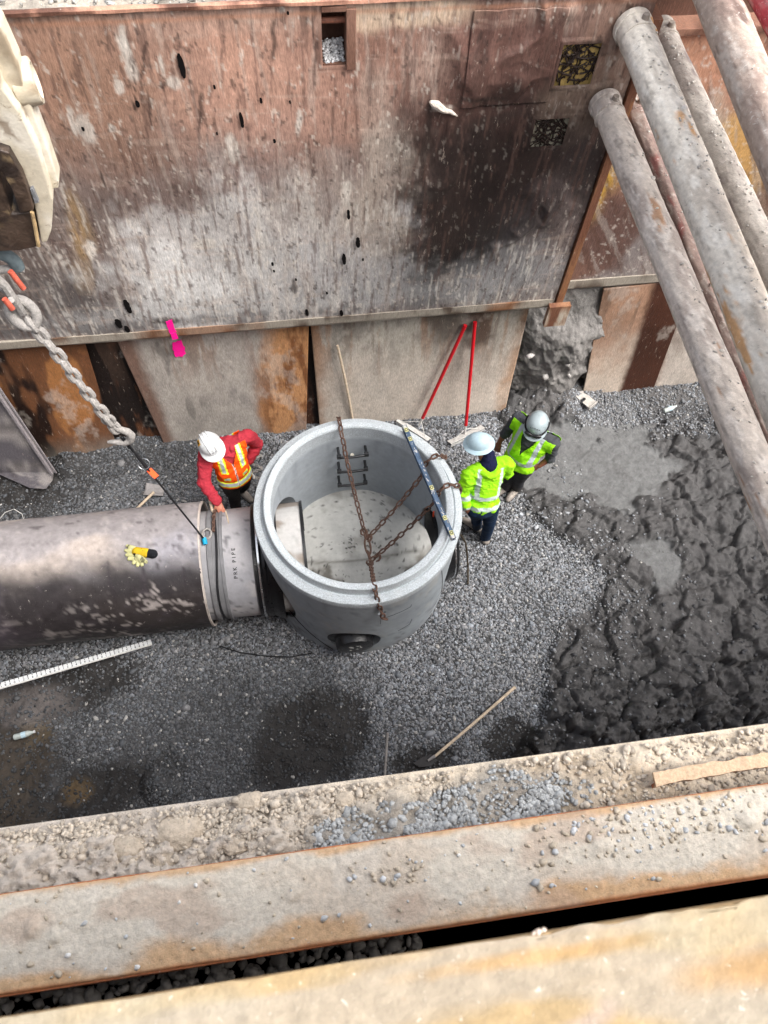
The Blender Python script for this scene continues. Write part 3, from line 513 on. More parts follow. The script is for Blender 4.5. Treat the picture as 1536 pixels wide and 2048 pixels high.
def p_L3(X, Z, u, v, s):
    c = np.broadcast_to(lin((176, 166, 155)), X.shape+(3,)).copy(); n = fbm(X*2.5, Z*1.5, 0, s, 5, .6)
    c = mixc(c, lin((156, 150, 140)), ss(.45, .9, v+.15*n)); c = mixc(c, lin((150, 112, 80)), ss(.92, .98, u+.03*n)*.7); c = mixc(c, lin((136, 104, 80)), ss(.07, .0, u+.04*n)*.8)
    c = mixc(c, lin((140, 98, 66)), ss(.22, .4, fbm(X*8, Z*.6, 0, s+21, 5, .65))*ss(.35, 1, v)*.6); d = ell(u, v, .78, .9, .07, .25, 0, .35, .5, 9, s+33); c = mixc(c, lin((66, 50, 42)), d*.85); d = ell(u, v, .60, .93, .10, .22, 0, .35, .35, 9, s+3); c = mixc(c, lin((70, 56, 48)), d*.85); c = mixc(c, lin((70, 54, 42)), ell(u, v, .80, .95, .16, .05, 0, .4, .3, 9, s+4)*.6); c = mixc(c, lin((96, 92, 86)), ss(.15, .5, fbm(X*8, Z*1.6, 0, s+7, 4))*.4*ss(.3, .8, v)); return fine(c, X, Z, s)
def p_L4(X, Z, u, v, s):
    c = np.broadcast_to(lin((180, 166, 152)), X.shape+(3,)).copy(); n = fbm(X*2.5, Z*1.5, 0, s, 5, .6)
    c = mixc(c, lin((140, 92, 58)), ss(.3, .9, v+.3*n)*.7); c = mixc(c, lin((64, 36, 24)), ss(.50, .60, u+.06*n)); return fine(c, X, Z, s)
def p_L5(X, Z, u, v, s):
    c = np.broadcast_to(lin((176, 166, 156)), X.shape+(3,)).copy(); n = fbm((X+.5*Z)*5, Z*1.2, 0, s, 5, .6); c = mixc(c, lin((112, 98, 88)), ss(0, .5, n)*ss(.3, .8, v)); c = mixc(c, lin((104, 66, 46)), ss(.12, .0, u+.05*n)); return fine(c, X, Z, s)
bulge = lambda a: (lambda u, v: -a*np.sin(np.pi*u)*1.0)
sheet([(-260, 715), (-20, 702), (20, 905), (-230, 915)], p_rust, 'rusty brown sheet at the far left foot of the wall', 5, .03)
sheet([(-30, 702), (172, 692), (236, 902), (10, 905)], p_rust, 'rusty sheet mottled dark and orange behind the leaning plate', 11, .0, bulge(.05))
sheet([(160, 692), (262, 686), (345, 890), (225, 905)], p_darkrust, 'dark brown narrow sheet beside the grey and orange plate', 12, .09)
sheet([(238, 688), (617, 658), (612, 868), (336, 903)], p_L2, 'grey sheet turning orange at its right edge behind the orange vest worker', 13, .0)
sheet([(596, 660), (660, 655), (668, 870), (596, 874)], p_darkrust, 'thin dark sheet in the gap above the manhole', 14, .07)
sheet([(622, 658), (1058, 612), (1008, 824), (640, 860)], p_L3, 'wide pale grey sheet behind the two red handled tools', 15, .0)
sheet([(1202, 596), (1377, 582), (1300, 790), (1166, 782)], p_L4, 'half grey half dark brown sheet right of the mud bank', 16, .10)
sheet([(1360, 584), (1566, 570), (1500, 800), (1283, 790)], p_L5, 'pale scraped sheet partly behind the front strut', 17, .11)
sheet([(1566, 570), (1806, 562), (1740, 800), (1490, 800)], p_rust, 'rusty sheet at the far right foot of the wall behind the struts', 18, .12)
# mud bulge squeezed between the sheets
u, v = np.meshgrid(np.linspace(0, 1, 110), np.linspace(0, 1, 130), indexing='ij'); a = aty(1040, 625, 5.95); b_ = aty(1225, 620, 5.95); a2 = at(985, 800, 0); b2 = at(1190, 775, 0)
X = (1-u)*((v)*a[0]+(1-v)*a2[0])+u*(v*b_[0]+(1-v)*b2[0]); Z = -.05+2.3*v
rr_ = ridge(X*2.2+.4*Z, Z*1.4+X*.5, 41, 5); tk = 1-ss(1.0, 1.9, Z); Yb = 6.0-(.10+.24*tk)*np.sin(np.pi*np.clip(u*.94+.03, 0, 1))-(.05+.13*tk)*(rr_-.5)-(.015+.035*tk)*fbm(X*6, Z*5, 0, 44, 4, .6)
c = np.broadcast_to(lin((122, 119, 116)), X.shape+(3,))*(1+.3*fbm(X*4, Z*3, 0, 46, 4, .6))[..., None]; c = mixc(c, lin((120, 117, 114)), ss(.3, .6, fbm(X*1.6, Z*1.4, 0, 49, 3))*.6)
tag(mesh('mud_bank', np.stack([X, Yb, Z], -1).reshape(-1, 3), gridF(110, 130)[:, ::-1], M_mud, None, c.reshape(-1, 3), True), 'wet grey mud squeezed out between two sheets', None, None, 'structure')
r_ = np.random.default_rng(31)
for (px, py, s_, lb) in [(1135, 728, .045, 'pale broken rock stuck in the mud bank, upper of two'), (1137, 750, .04, 'pale rock stuck low in the mud bank beside the sheet'), (1060, 712, .05, 'pale rock at the left edge of the mud bank'), (1090, 750, .075, 'large grey rock bulging from the mud bank foot')]:
    p = aty(px, py, 5.66); V, F, C = stones(p[None], np.array([s_]), lin((172, 168, 164))[None], int(px)); tag(mesh('rock', V, F, M_stone, None, C), lb, 'rock', 'rocks in the mud bank')
# ------------------------------------------------------------------ struts between the boxes
def strutcol(tones, sd_):
    def f(P):
        u = P[:, 1]; n = fbm(P[:, 0]*5, u*1.6, P[:, 2]*5, sd_, 5, .6); n2 = fbm(P[:, 0]*16, u*9, P[:, 2]*16, sd_+4, 4, .65)
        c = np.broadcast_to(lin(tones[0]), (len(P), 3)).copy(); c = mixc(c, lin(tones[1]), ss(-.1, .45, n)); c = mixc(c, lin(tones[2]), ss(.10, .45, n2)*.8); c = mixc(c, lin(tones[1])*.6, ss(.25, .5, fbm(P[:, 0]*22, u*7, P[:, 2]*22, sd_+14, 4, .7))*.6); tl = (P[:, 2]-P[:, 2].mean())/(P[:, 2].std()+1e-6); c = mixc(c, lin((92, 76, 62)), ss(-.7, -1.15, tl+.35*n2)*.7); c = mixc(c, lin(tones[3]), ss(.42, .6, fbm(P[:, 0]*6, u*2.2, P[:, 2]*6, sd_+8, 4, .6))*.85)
        c = c*(1+.15*fbm(P[:, 0]*50, u*50, P[:, 2]*50, sd_+9, 3))[:, None]; return np.clip(c, .004, 1)
    return f
def strut(name, label, x, z, r, y0, y1, tones, sd_, lumps=60, dx=0.0, pins=1):
    t = thing(name, label, 'strut', (x, (y0+y1)/2, z-r), 'spreader struts across the trench'); n = int(abs(y1-y0)/.03); m = 48
    yy = np.linspace(y0, y1, n); a = np.linspace(0, 2*np.pi, m, endpoint=False); U, A = np.meshgrid(yy, a, indexing='ij')
    R_ = r+.004*fbm(U*3, A*2, 0, sd_, 3)+.003*ss(.2, .6, fbm(U*9, np.sin(A)*3+np.cos(A)*3, 0, sd_+2, 4, .6))*(np.sin(A) > 0)
    xx = x+dx*(y1-U)+R_*np.cos(A); zz = z+R_*np.sin(A); P = np.stack([xx, U, zz], -1).reshape(-1, 3); i, j = np.meshgrid(np.arange(n-1), np.arange(m), indexing='ij'); k = i*m+j; k2 = i*m+(j+1) % m
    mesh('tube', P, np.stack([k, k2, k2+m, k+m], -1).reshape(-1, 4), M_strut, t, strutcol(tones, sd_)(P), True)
    b = MB(); b.lathe([(r*.2, 0), (r+.014, 0), (r+.014, .05), (r+.002, .055), (r+.002, .16), (r+.008, .165), (r+.008, .18), (r*.2, .181)], (x, y1+.004, z), (0, -1, 0), 48); b.build('end_collar', M_strut, t, True, strutcol(tones, sd_+50))
    for q in range(pins):
        b = MB(); b.tube([(x+.02, y1-.12, z+r-.01), (x+.02, y1-.12, z+r+.035)], [.03, .024], 12); b.build('pin', M_strut, t, True, CR((150, 140, 130), sd_))
    r_ = np.random.default_rng(sd_); yl = r_.uniform(y0, y1, lumps); al = r_.normal(math.pi/2, .35, lumps)
    V, F, C = stones(np.stack([x+dx*(y1-yl)+(r+.004)*np.cos(al), yl, z+(r+.004)*np.sin(al)], -1), r_.gamma(3, .0022, lumps)+.002, lin((206, 200, 192))[None]*r_.uniform(.6, 1.1, (lumps, 1)), sd_)
    tag(mesh('caked_dirt', V, F, M_stone, t, C), None, None, None, 'stuff'); return settle(t)
YN = .47
strut('strut', 'front grey strut, its end set lowest on the rusty panel', 2.77, 4.52, .118, YN, 5.58, [(206, 196, 186), (176, 164, 156), (222, 214, 206), (164, 124, 92)], 3, 90, .014)
strut('strut', 'thin reddish brown strut between the front strut and the thick white one', 3.131, 4.33, .088, YN, 5.82, [(150, 130, 122), (134, 114, 108), (176, 164, 156), (134, 84, 80)], 13, 40)
strut('strut', 'thick whitish strut with orange worn edges, second from the front', 2.795, 5.15, .132, YN, 5.58, [(214, 206, 194), (190, 180, 168), (226, 220, 210), (200, 150, 96)], 23, 160, -.025)
strut('strut', 'grey dust covered strut just right of the thick whitish strut', 3.149, 4.96, .105, YN, 5.82, [(184, 176, 166), (162, 152, 144), (202, 194, 184), (122, 110, 108)], 33, 200)
strut('strut', 'brownish strut crossing the top right corner in front of the orange panel', 3.16, 5.66, .132, -.3, 6.5, [(172, 154, 142), (150, 130, 120), (192, 180, 170), (96, 78, 72)], 43, 60, -.075)
strut('strut', 'red painted strut in the very top right corner', at(1530, 0, 5.66)[0]+.05, 5.66, .12, -.3, 6.5, [(176, 64, 76), (186, 84, 92), (200, 150, 148), (140, 44, 54)], 53, 20)
# ------------------------------------------------------------------ manhole
MX, MY = .515, 3.57; RI, RO, MHT, FLZ = .877, 1.063, 1.735, .30; PZ = .68; PY = 3.50
def evalmesh(o, name, mat, parent=None, colf=None, smooth=True, delf=None):
    dg = bpy.context.evaluated_depsgraph_get(); dg.update(); me = bpy.data.meshes.new_from_object(o.evaluated_get(dg)); bpy.data.objects.remove(o)
    if delf is not None:
        bm = bmesh.new(); bm.from_mesh(me); bmesh.ops.delete(bm, geom=[f for f in bm.faces if delf(f.calc_center_median())], context='FACES'); bm.to_mesh(me); bm.free()
    me.name = name; n = link(name, me, mat, parent)
    if smooth is True: me.polygons.foreach_set('use_smooth', np.ones(len(me.polygons), bool))
    elif smooth: shade_auto(n, smooth)
    if colf is not None: setcol(me, colf(np.array([v.co[:] for v in me.vertices])))
    return n
t = thing('manhole_riser', 'round open topped precast concrete manhole standing in the middle of the trench', 'manhole', (MX, MY, 0)); MAN = t
prof = []
zt, zb = MHT, 0.0
prof += [(RI, FLZ-.1)]+[(RI, z) for z in np.linspace(FLZ, zt-.02, 26)]+[(RI+.010, zt-.004), (RI+.02, zt), (RI+.066, zt), (RI+.074, zt-.006), (RI+.086, zt-.09), (RI+.092, zt-.105), (RI+.104, zt-.105), (RI+.112, zt-.092), (RO-.022, zt-.108), (RO-.006, zt-.116), (RO, zt-.13), (RO, zt-.205), (RO-.008, zt-.212)]+[(RO-.008, z) for z in np.linspace(zt-.26, zb-.1, 26)]+[(.02, zb-.1), (.02, FLZ-.1)]
b = MB(); b.lathe(prof, (MX, MY, 0), n=144, closed=True); o = b.build('tmp', None)
def cutter(p0, p1, r):
    c = MB(); c.tube([p0, p1], r, 64); q = c.build('cut', None); return q
cuts = [cutter((MX-1.4, PY, PZ), (MX-.5, PY, PZ), .665), cutter((MX+.5, PY, PZ-.1), (MX+1.4, PY, PZ-.1), .44), cutter((.36, MY-1.4, .42), (.36, MY-.955, .42), .29), cutter((.63, MY-1.3, 1.28), (.63, MY-1.0, 1.28), .045)]
for cu in cuts:
    md = o.modifiers.new('b', 'BOOLEAN'); md.object = cu; md.operation = 'DIFFERENCE'; md.solver = 'EXACT'
def mcol(P):
    x, y, z = P.T; r = np.hypot(x-MX, y-MY); th = np.arctan2(y-MY, x-MX); n = fbm(th*2.2, z*2, 0, 900, 5, .6)
    c = np.broadcast_to(lin((150, 157, 162)), (len(P), 3)).copy()*1.15; c = mixc(c, lin((144, 151, 157)), ss(-.1, .5, n)*.8); pk = ss(.62, .7, fbm(th*40, z*36, 0, 907, 3, .6)); c = mixc(c, lin((104, 108, 112)), pk*.35); c = mixc(c, lin((176, 176, 172)), ss(.3, .6, fbm(th*5, z*3, 0, 908, 5, .7))*.5); c = mixc(c, lin((92, 88, 82)), ss(.25, .45, fbm(th*9, z*7, 0, 909, 5, .7))*ss(.9, .1, z)*(r > RO-.02)*.6)
    ins = (r < RI+.01)&(z < zt-.03); c = mixc(c, lin((160, 166, 172)), ins*.7)
    st = ss(.3, .6, fbm(th*14, z*1.2, 0, 905, 4, .6))*ss(.7, 1.72, z)*(ins | (r > RO-.02)); c = mixc(c, lin((108, 112, 116)), st*.35)
    c = mixc(c, lin((198, 205, 208)), (z > zt-.215)*(r > RI-.02)*.6); c = mixc(c, lin((120, 122, 124)), ss(.25, .0, z)*(r > RO-.02)*ss(-.3, .3, n)*.6)
    return np.clip(c*(1+.06*fbm(x*20, y*20, z*20, 910, 3))[:, None], .004, 1)
W_ = evalmesh(o, 'wall', M_conc, t, mcol, 30)
for cu in cuts: bpy.data.objects.remove(cu)
# speckled rim faces get the rough concrete material
me = W_.data; me.materials.append(M_rim)
for p in me.polygons:
    r = math.hypot(p.center.x-MX, p.center.y-MY)
    if p.center.z > MHT-.19 and r > RI-.01: p.material_index = 1
# floor with a shallow channel
rr = np.linspace(0, RI+.01, 70); aa = np.linspace(0, 2*np.pi, 145); R_, A_ = np.meshgrid(rr, aa, indexing='ij'); X = MX+R_*np.cos(A_); Y = MY+R_*np.sin(A_)
def flz(X, Y): return FLZ+.035-.075*ss(MY+.05, MY-.08, Y+.03*np.sin(X*3))+.006*fbm(X*5, Y*5, 0, 920, 4)
Z = flz(X, Y)
c = np.broadcast_to(lin((182, 182, 178)), X.shape+(3,)).copy(); n = fbm(X*2.6, Y*2.6, 0, 930, 5, .65); c = mixc(c, lin((146, 144, 138)), ss(-.1, .4, n)*.8); c = mixc(c, lin((92, 88, 80)), ss(.12, .5, n+.35*ss(MY-.1, MY-.7, Y))*ss(MY+.05, MY-.1, Y)*.75)
c = mixc(c, lin((128, 126, 120)), ss(.02, .0, np.abs(Y-MY+.01+.03*np.sin(X*3)))*.8)
sp = ss(.5, .66, fbm(X*26, Y*26, 0, 935, 3, .6)); c = mixc(c, lin((52, 50, 48)), sp*.85*ss(-.5, .3, n+.2))
mesh('floor', np.stack([X, Y, Z], -1).reshape(-1, 3), gridF(70, 145), M_conc, t, c.reshape(-1, 3), True)
# rungs
for k, (zc, wd) in enumerate([(1.36, .30), (1.04, .30), (.72, .30)]):
    b = MB(); x0 = aty(706, 910, 4.30)[0]; yw = MY+math.sqrt(RI**2-(x0-MX)**2)+.01; yf = yw-.15; h = wd/2
    pts = [(x0-h, yw, zc), (x0-h, yf+.03, zc), (x0-h+.02, yf, zc), (x0, yf, zc-.012), (x0+h-.02, yf, zc), (x0+h, yf+.03, zc), (x0+h, yw+.0, zc)]; b.tube(pts, .0155, 10)
    for s_ in (-1, 1): b.box((x0+s_*h, yf+.01, zc+.005), (.05, .035, .06), None, .006)
    b.build('rung', M_blackmetal, t, True)
b = MB(); p = aty(700, 938, MY+.86); b.lathe([(0, -.02), (.022, -.018), (.026, 0), (.022, .018), (0, .02)], (p[0]+.02, MY+.845, 1.20), (0, 1, 0), 16); b.build('lift_plug', M_conc, t, True, lin((200, 195, 180)))
# left boot ring with steel band, right boot, front boot
def rubber(name, cx, cy, cz, axis, prof, n=64): b = MB(); b.lathe(prof, (cx, cy, cz), axis, n); return b.build(name, M_black, t, True)
ax0 = MX-math.sqrt(RO**2)
rubber('pipe_boot', MX-.86, PY, PZ, (-1, 0, 0), [(.665, 0), (.663, .05), (.64, .08), (.62, .13), (.632, .15), (.618, .18), (.632, .20), (.618, .23), (.627, .26), (.605, .27), (.605, .0)])
b = MB(); b.lathe([(.631, 0), (.637, .004), (.637, .022), (.631, .026)], (MX-.86-.20, PY, PZ), (-1, 0, 0), 96); b.build('steel_band', M_chrome, t, True)
b = MB(); b.tube([(MX-.86-.21, PY+.45, PZ+.45), (MX-.86-.21, PY+.41, PZ+.50)], .018, 8); b.build('band_clamp', M_chrome, t, True)
rubber('pipe_boot', MX+.86, PY, PZ-.1, (1, 0, 0), [(.44, -.02), (.438, .08), (.41, .12), (.385, .19), (.395, .21), (.375, .23), (.355, .23), (.365, .19), (.39, .10), (.41, -.02)])
b = MB(); b.lathe([(.388, 0), (.394, .004), (.394, .02), (.388, .024)], (MX+1.035, PY, PZ-.1), (1, 0, 0), 96); b.build('steel_band', M_chrome, t, True)
b = MB(); b.tube([(MX+.85, PY+.18, PZ+.40), (MX+.85, PY+.16, PZ+.32)], .01, 8); b.build('orange_mark', M_tagor, t, True)
b = MB(); b.lathe([(0, .0), (.16, .0), (.20, .01), (.205, .03), (.205, .10), (.215, .11), (.215, .135), (.27, .15), (.29, .155)], (.36, MY-1.115, .42), (0, 1, 0), 64); b.build('side_boot', M_black, t, True)
r_ = random.Random(3)
for k in range(9): b = MB(); b.box((.36+r_.uniform(-.06, .06), MY-1.120, .43+r_.uniform(-.06, .06)), (r_.uniform(.01, .035), .004, r_.uniform(.01, .03)), Matrix.Rotation(r_.uniform(0, 3), 3, 'Y')); b.build('mud_spatter', M_conc, t, False, lin((160, 160, 156)))
# joint seam between riser and base, scratched rectangles
def onring(a, z, r=RO-.008+.0015): return (MX+r*math.cos(a), MY+r*math.sin(a), z)
def seam(a0, z0, a1, z1, w=.004, n=30, name='joint_seam', mt=None):
    b = MB(); pts = [onring(a0+(a1-a0)*k/n, z0+(z1-z0)*(k/n)) for k in range(n+1)]; b.tube(pts, w, 5); b.build(name, mt or M_dark, t)
seam(math.radians(-45), 1.5, math.radians(-28), .12, .0035); seam(math.radians(-142), .62, math.radians(-112), .03, .004)
for (a0, z0, a1, z1) in [(-84, .95, -84, 1.12), (-84, 1.12, -66, 1.14), (-66, 1.14, -66, 1.2), (-72, .50, -64, .52), (-64, .52, -63, .66)]: seam(math.radians(a0), z0, math.radians(a1), z1, .0018, 8, 'cast_line', M_conc)
settle(t)
# ------------------------------------------------------------------ pipes
def tubex(name, x0, x1, R, r, cy, cz, mat, parent, colf, n=96, step=.03, slope=0.0, slz=0.0, wob=0.0):
    nn = max(2, int(abs(x1-x0)/step)); xx = np.linspace(x0, x1, nn); a = np.linspace(0, 2*np.pi, n, endpoint=False); U, A = np.meshgrid(xx, a, indexing='ij')
    RR = R+wob*fbm(U*2, np.cos(A)*2, np.sin(A)*2, 5, 3); sl_ = lambda U: (cy+slope*(x1-U), cz+slz*(x1-U)); cyy, czz = sl_(U)
    P1 = np.stack([U, cyy+RR*np.cos(A), czz+RR*np.sin(A)], -1).reshape(-1, 3); P2 = np.stack([U, cyy+r*np.cos(A), czz+r*np.sin(A)], -1).reshape(-1, 3); V = np.concatenate([P1, P2]); off = len(P1)
    i, j = np.meshgrid(np.arange(nn-1), np.arange(n), indexing='ij'); k = (i*n+j).ravel(); k2 = (i*n+(j+1) % n).ravel(); F = [np.stack([k, k+n, k2+n, k2], -1), np.stack([k+off, k2+off, k2+n+off, k+n+off], -1)]
    j = np.arange(n); j2 = (j+1) % n
    for e, s_ in ((0, 1), ((nn-1)*n, -1)): q = np.stack([j+e, j2+e, j2+e+off, j+e+off][::s_], -1); F.append(q)
    o = mesh(name, V, np.concatenate(F), mat, parent, colf(V), False); shade_auto(o, 50); return o
CY, CZ, CR_ = 3.51, .72, .685
t = thing('casing_pipe', 'big purple grey steel casing pipe smeared with mud, lying at the left', 'pipe', (-3, CY, 0))
def casc(P):
    x, y, z = P.T; v = (y-CY)/CR_; h = fbm(x*1.3, y*1.3, z*1.3, 700, 5, .6)
    c = np.broadcast_to(lin((142, 137, 137)), (len(P), 3)).copy(); c = mixc(c, lin((176, 164, 154)), ss(-.1, .4, fbm(x*1.1, y*2, z*2, 704, 4))*.8); c = mixc(c, lin((150, 150, 160)), ss(.1, .5, fbm(x*1.5, y*1.5, z, 706, 4))*.5)
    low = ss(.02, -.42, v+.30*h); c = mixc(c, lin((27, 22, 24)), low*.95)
    patch = ss(-.1, .3, fbm(x*.9, y*1.5, z*1.5, 777, 3))*(.35+.65*ss(-2.6, -1.6, x)); pt = patch*ss(.17, .25, fbm(x*2.6+y, y*4.5, z*4.5, 710, 6, .82)); c = mixc(c, lin((150, 142, 138)), pt*low*.9); pt = ss(.3, .4, fbm(x*7-z*5, y*7+x*4, z*3.5, 713, 6, .8)); c = mixc(c, lin((176, 168, 164)), pt*low*patch*.8)
    st = ss(.28, .42, fbm(x*16, z*1.6, y*1.6, 720, 4, .6))*ss(.05, -.3, v)*ss(-.9, -.5, v)*ss(-3.0, -1.6, x); c = mixc(c, lin((40, 34, 38)), st*.9)
    st = ss(.3, .5, fbm(x*9, z*4, y*4, 730, 4, .7)); c = mixc(c, lin((178, 170, 166)), st*.35*ss(-.5, .2, v)); c = mixc(c, lin((60, 54, 58)), ss(.42, .6, fbm(x*5, y*9, z*9, 740, 4, .7))*.6)
    c = mixc(c, lin((74, 66, 74)), ss(-2.9, -3.5, x+.5*h)*ss(.1, -.2, v)*.7)
    return np.clip(c*(1+.12*fbm(x*40, y*30, z*30, 750, 3))[:, None], .004, 1)
XC = -1.13
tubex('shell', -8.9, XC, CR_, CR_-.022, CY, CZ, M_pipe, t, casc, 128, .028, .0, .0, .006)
b = MB(); b.lathe([(CR_-.024, 0), (CR_+.003, 0), (CR_+.003, .02), (CR_-.024, .02)], (XC-.01, CY, CZ), (1, 0, 0), 112, True); b.build('worn_lip', M_pipe, t, True, CR((176, 166, 158), 3, .4))
settle(t)
t = thing('carrier_pipe', 'smaller pale concrete pipe running from the casing into the manhole', 'pipe', (-.8, PY, 0))
def carc(P):
    x, y, z = P.T; c = np.broadcast_to(lin((158, 156, 158)), (len(P), 3)).copy(); c = mixc(c, lin((136, 136, 140)), ss(-.1, .4, fbm(x*3, y*3, z*3, 760, 4))*.7); c = mixc(c, lin((176, 170, 168)), ss(.1, .5, fbm(x*5, y*5, z*5, 765, 4))*.5); c = mixc(c, lin((70, 70, 74)), ss(.5, .62, fbm(x*18, y*18, z*18, 770, 3, .6))*.7)
    ins = x > MX-.9; c = mixc(c, lin((205, 203, 198)), ins*.6); c = mixc(c, lin((120, 104, 88)), ins*ss(.0, .4, fbm(x*4, y*6, z*4, 775, 4))*.7); return np.clip(c, .004, 1)
PR = .60
tubex('barrel', -6, MX-.60, PR, PR-.05, PY, PZ, M_conc, t, carc, 112, .03)
b = MB(); b.lathe([(PR+.002, 0), (PR+.02, .006), (PR+.02, .05), (PR+.006, .06), (PR+.006, .13), (PR+.016, .135), (PR+.016, .16), (PR+.002, .165)], (-1.075, PY, PZ), (1, 0, 0), 96); b.build('collar', M_conc, t, True, CR((112, 112, 114), 3, .3))
b = MB(); b.lathe([(PR-.02, 0), (PR+.012, 0), (PR+.012, .03), (PR-.02, .03)], (MX-.605, PY, PZ), (1, 0, 0), 96, True); b.build('end_shadow_ring', M_black, t, True)  # black ring drawn for the shadow line at the pipe end
def text_mesh(s, size, M, mat, parent, name, ext=.001):
    cu = bpy.data.curves.new('txt', 'FONT'); cu.body = s; cu.size = size; cu.extrude = ext; cu.align_x = 'CENTER'; cu.align_y = 'CENTER'; cu.offset = size*.012; o = bpy.data.objects.new('txt', cu); S.collection.objects.link(o)
    dg = bpy.context.evaluated_depsgraph_get(); me = bpy.data.meshes.new_from_object(o.evaluated_get(dg)); bpy.data.objects.remove(o); me.transform(M); return link(name, me, mat, parent)
# handwriting along the circumference
th0 = math.radians(100)
for ch, dth in zip('PRK PIPE', [0, .075, .15, 0, .28, .345, .41, .485]):
    if ch == ' ': continue
    a = math.radians(128)-dth*1.0; R1 = PR+.004; ct = Vector((-.70, PY-R1*math.cos(a)*-1*-1, PZ+R1*math.sin(a)))
    nrm = Vector((0, -math.cos(math.pi-a)*-1, math.sin(a)))
    ct = Vector((-.80, PY+R1*math.cos(a), PZ+R1*math.sin(a))); nrm = Vector((0, math.cos(a), math.sin(a))); ex = Vector((0, -math.sin(a), math.cos(a)))*1.0
    if ex.y > 0: ex = -ex
    ex = -ex; ey = nrm.cross(ex); M = Matrix(((ex.x, ey.x, nrm.x, ct.x), (ex.y, ey.y, nrm.y, ct.y), (ex.z, ey.z, nrm.z, ct.z), (0, 0, 0, 1))); text_mesh(ch, .055, M, M_ink, t, 'handwriting', .0006)
settle(t)
# ------------------------------------------------------------------ chains
def chain_links(pts, L, wd, r, n1=12, n2=6, seed=0, tw=.25):
    pts = [Vector(p) for p in pts]; d = [0]
    for a, b_ in zip(pts, pts[1:]): d.append(d[-1]+(b_-a).length)
    pitch = L-2*r*1.05; cnt = max(1, int(d[-1]/pitch)); mb = MB(); rd = random.Random(seed); up0 = Vector((0, 0, 1))
    def pos(s):
        s = min(max(s, 0), d[-1])
        for i in range(len(d)-1):
            if s <= d[i+1] or i == len(d)-2: return pts[i].lerp(pts[i+1], (s-d[i])/max(1e-9, d[i+1]-d[i]))
    for k in range(cnt):
        s = (k+.5)*d[-1]/cnt; c = pos(s); tg = (pos(s+pitch*.4)-pos(s-pitch*.4)).normalized(); u = tg.cross(up0)
        if u.length < .2: u = tg.cross(Vector((1, 0, 0)))
        u.normalize(); v = tg.cross(u); a = (math.pi/4 if k % 2 else -math.pi/4)+rd.uniform(-tw, tw); w = u*math.cos(a)+v*math.sin(a)
        hl, hw = L/2-wd/2, wd/2-r; P = []
        for q in range(n1):
            th = 2*math.pi*q/n1; x_ = math.cos(th)*hw+(hl if math.cos(th) > 0.01 else (-hl if math.cos(th) < -.01 else 0)); y_ = math.sin(th)*hw; P.append(c+tg*x_+w*y_)
        mb.tube(P, r, n2, False, True)
    return mb
def sag(p0, p1, s, n=14): return [Vector(p0).lerp(Vector(p1), k/n)+Vector((0, 0, -s*4*(k/n)*(1-k/n))) for k in range(n+1)]
t = thing('chain_sling', 'rusty four leg lifting chain draped in the manhole, its master ring near the middle', 'chain', (MX, MY, .4))
RG = Vector(at(733, 1078, .86)); RG2 = Vector(at(740, 1122, .80))
legs = []
p_b = at(679, 842, MHT+.02); p_b2 = at(677, 836, MHT-.10)
legs.append([p_b2, at(678, 838, MHT-.02), p_b, at(683, 868, MHT+.015), at(688, 890, MHT-.06)]+sag(at(690, 905, 1.58), RG, .05))
q1 = at(893, 915, MHT-.22); legs.append([q1, at(884, 912, MHT-.05), at(872, 911, MHT+.03), at(860, 918, MHT+.01), at(852, 925, MHT-.05)]+sag(at(845, 950, 1.5), RG, .06))
q2 = at(922, 985, MHT-.22); legs.append([q2, at(918, 972, MHT-.07), at(900, 969, MHT+.01), at(888, 973, MHT+.03), at(878, 984, MHT-.02)]+sag(at(868, 1005, 1.5), RG2, .06))
legs.append(list(sag(RG2, at(748, 1168, MHT-.02), .0, 6))+[at(751, 1182, MHT+.02), at(755, 1200, MHT-.10), at(762, 1222, 1.45), at(768, 1238, 1.30), at(774, 1236, 1.27)])
for k, L_ in enumerate(legs): chain_links(L_, .094, .062, .0098, 12, 6, k).build('leg', M_rustchain, t, True)
def ringm(c, n_, R_, r, sx=1.0, dirv=None, seg=28):
    n_ = Vector(n_).normalized(); d = Vector(dirv if dirv is not None else (0, 1, .1)); d = (d-n_*d.dot(n_)).normalized(); e = n_.cross(d); return [Vector(c)+d*math.cos(2*math.pi*k/seg)*R_*sx+e*math.sin(2*math.pi*k/seg)*R_ for k in range(seg)]
dv = RG2-RG
b = MB(); b.tube(ringm(RG.lerp(RG2, .35)+Vector((0, 0, .01)), (.55, -.2, 1), .035, .012, 2.6, dv), .012, 8, False, True); b.build('master_ring', M_rustchain, t, True)
b = MB(); b.tube(ringm(RG.lerp(RG2, .8), (1, .1, .3), .032, .012, 2.0, dv), .012, 8, False, True); b.build('master_ring', M_rustchain, t, True)
for q, (c_, dr) in enumerate([(RG, (1, .5, .2)), (RG2+Vector((.06, .02, 0)), (1, .5, .1)), (RG2, (0, -1, .3)), (RG+Vector((-.02, .05, .02)), (-.2, 1, .4))]):
    dr = Vector(dr).normalized(); s_ = dr.cross(Vector((0, 0, 1))).normalized(); c_ = Vector(c_); P = [c_-dr*.01+s_*.03, c_+dr*.02+s_*.04, c_+dr*.05+s_*.025, c_+dr*.065, c_+dr*.05-s_*.025, c_+dr*.01-s_*.03, c_-dr*.01-s_*.01]; b = MB(); b.tube(P, [.008, .012, .014, .014, .013, .011, .006], 8); b.build('hook', M_rustchain, t, True)
settle(t)
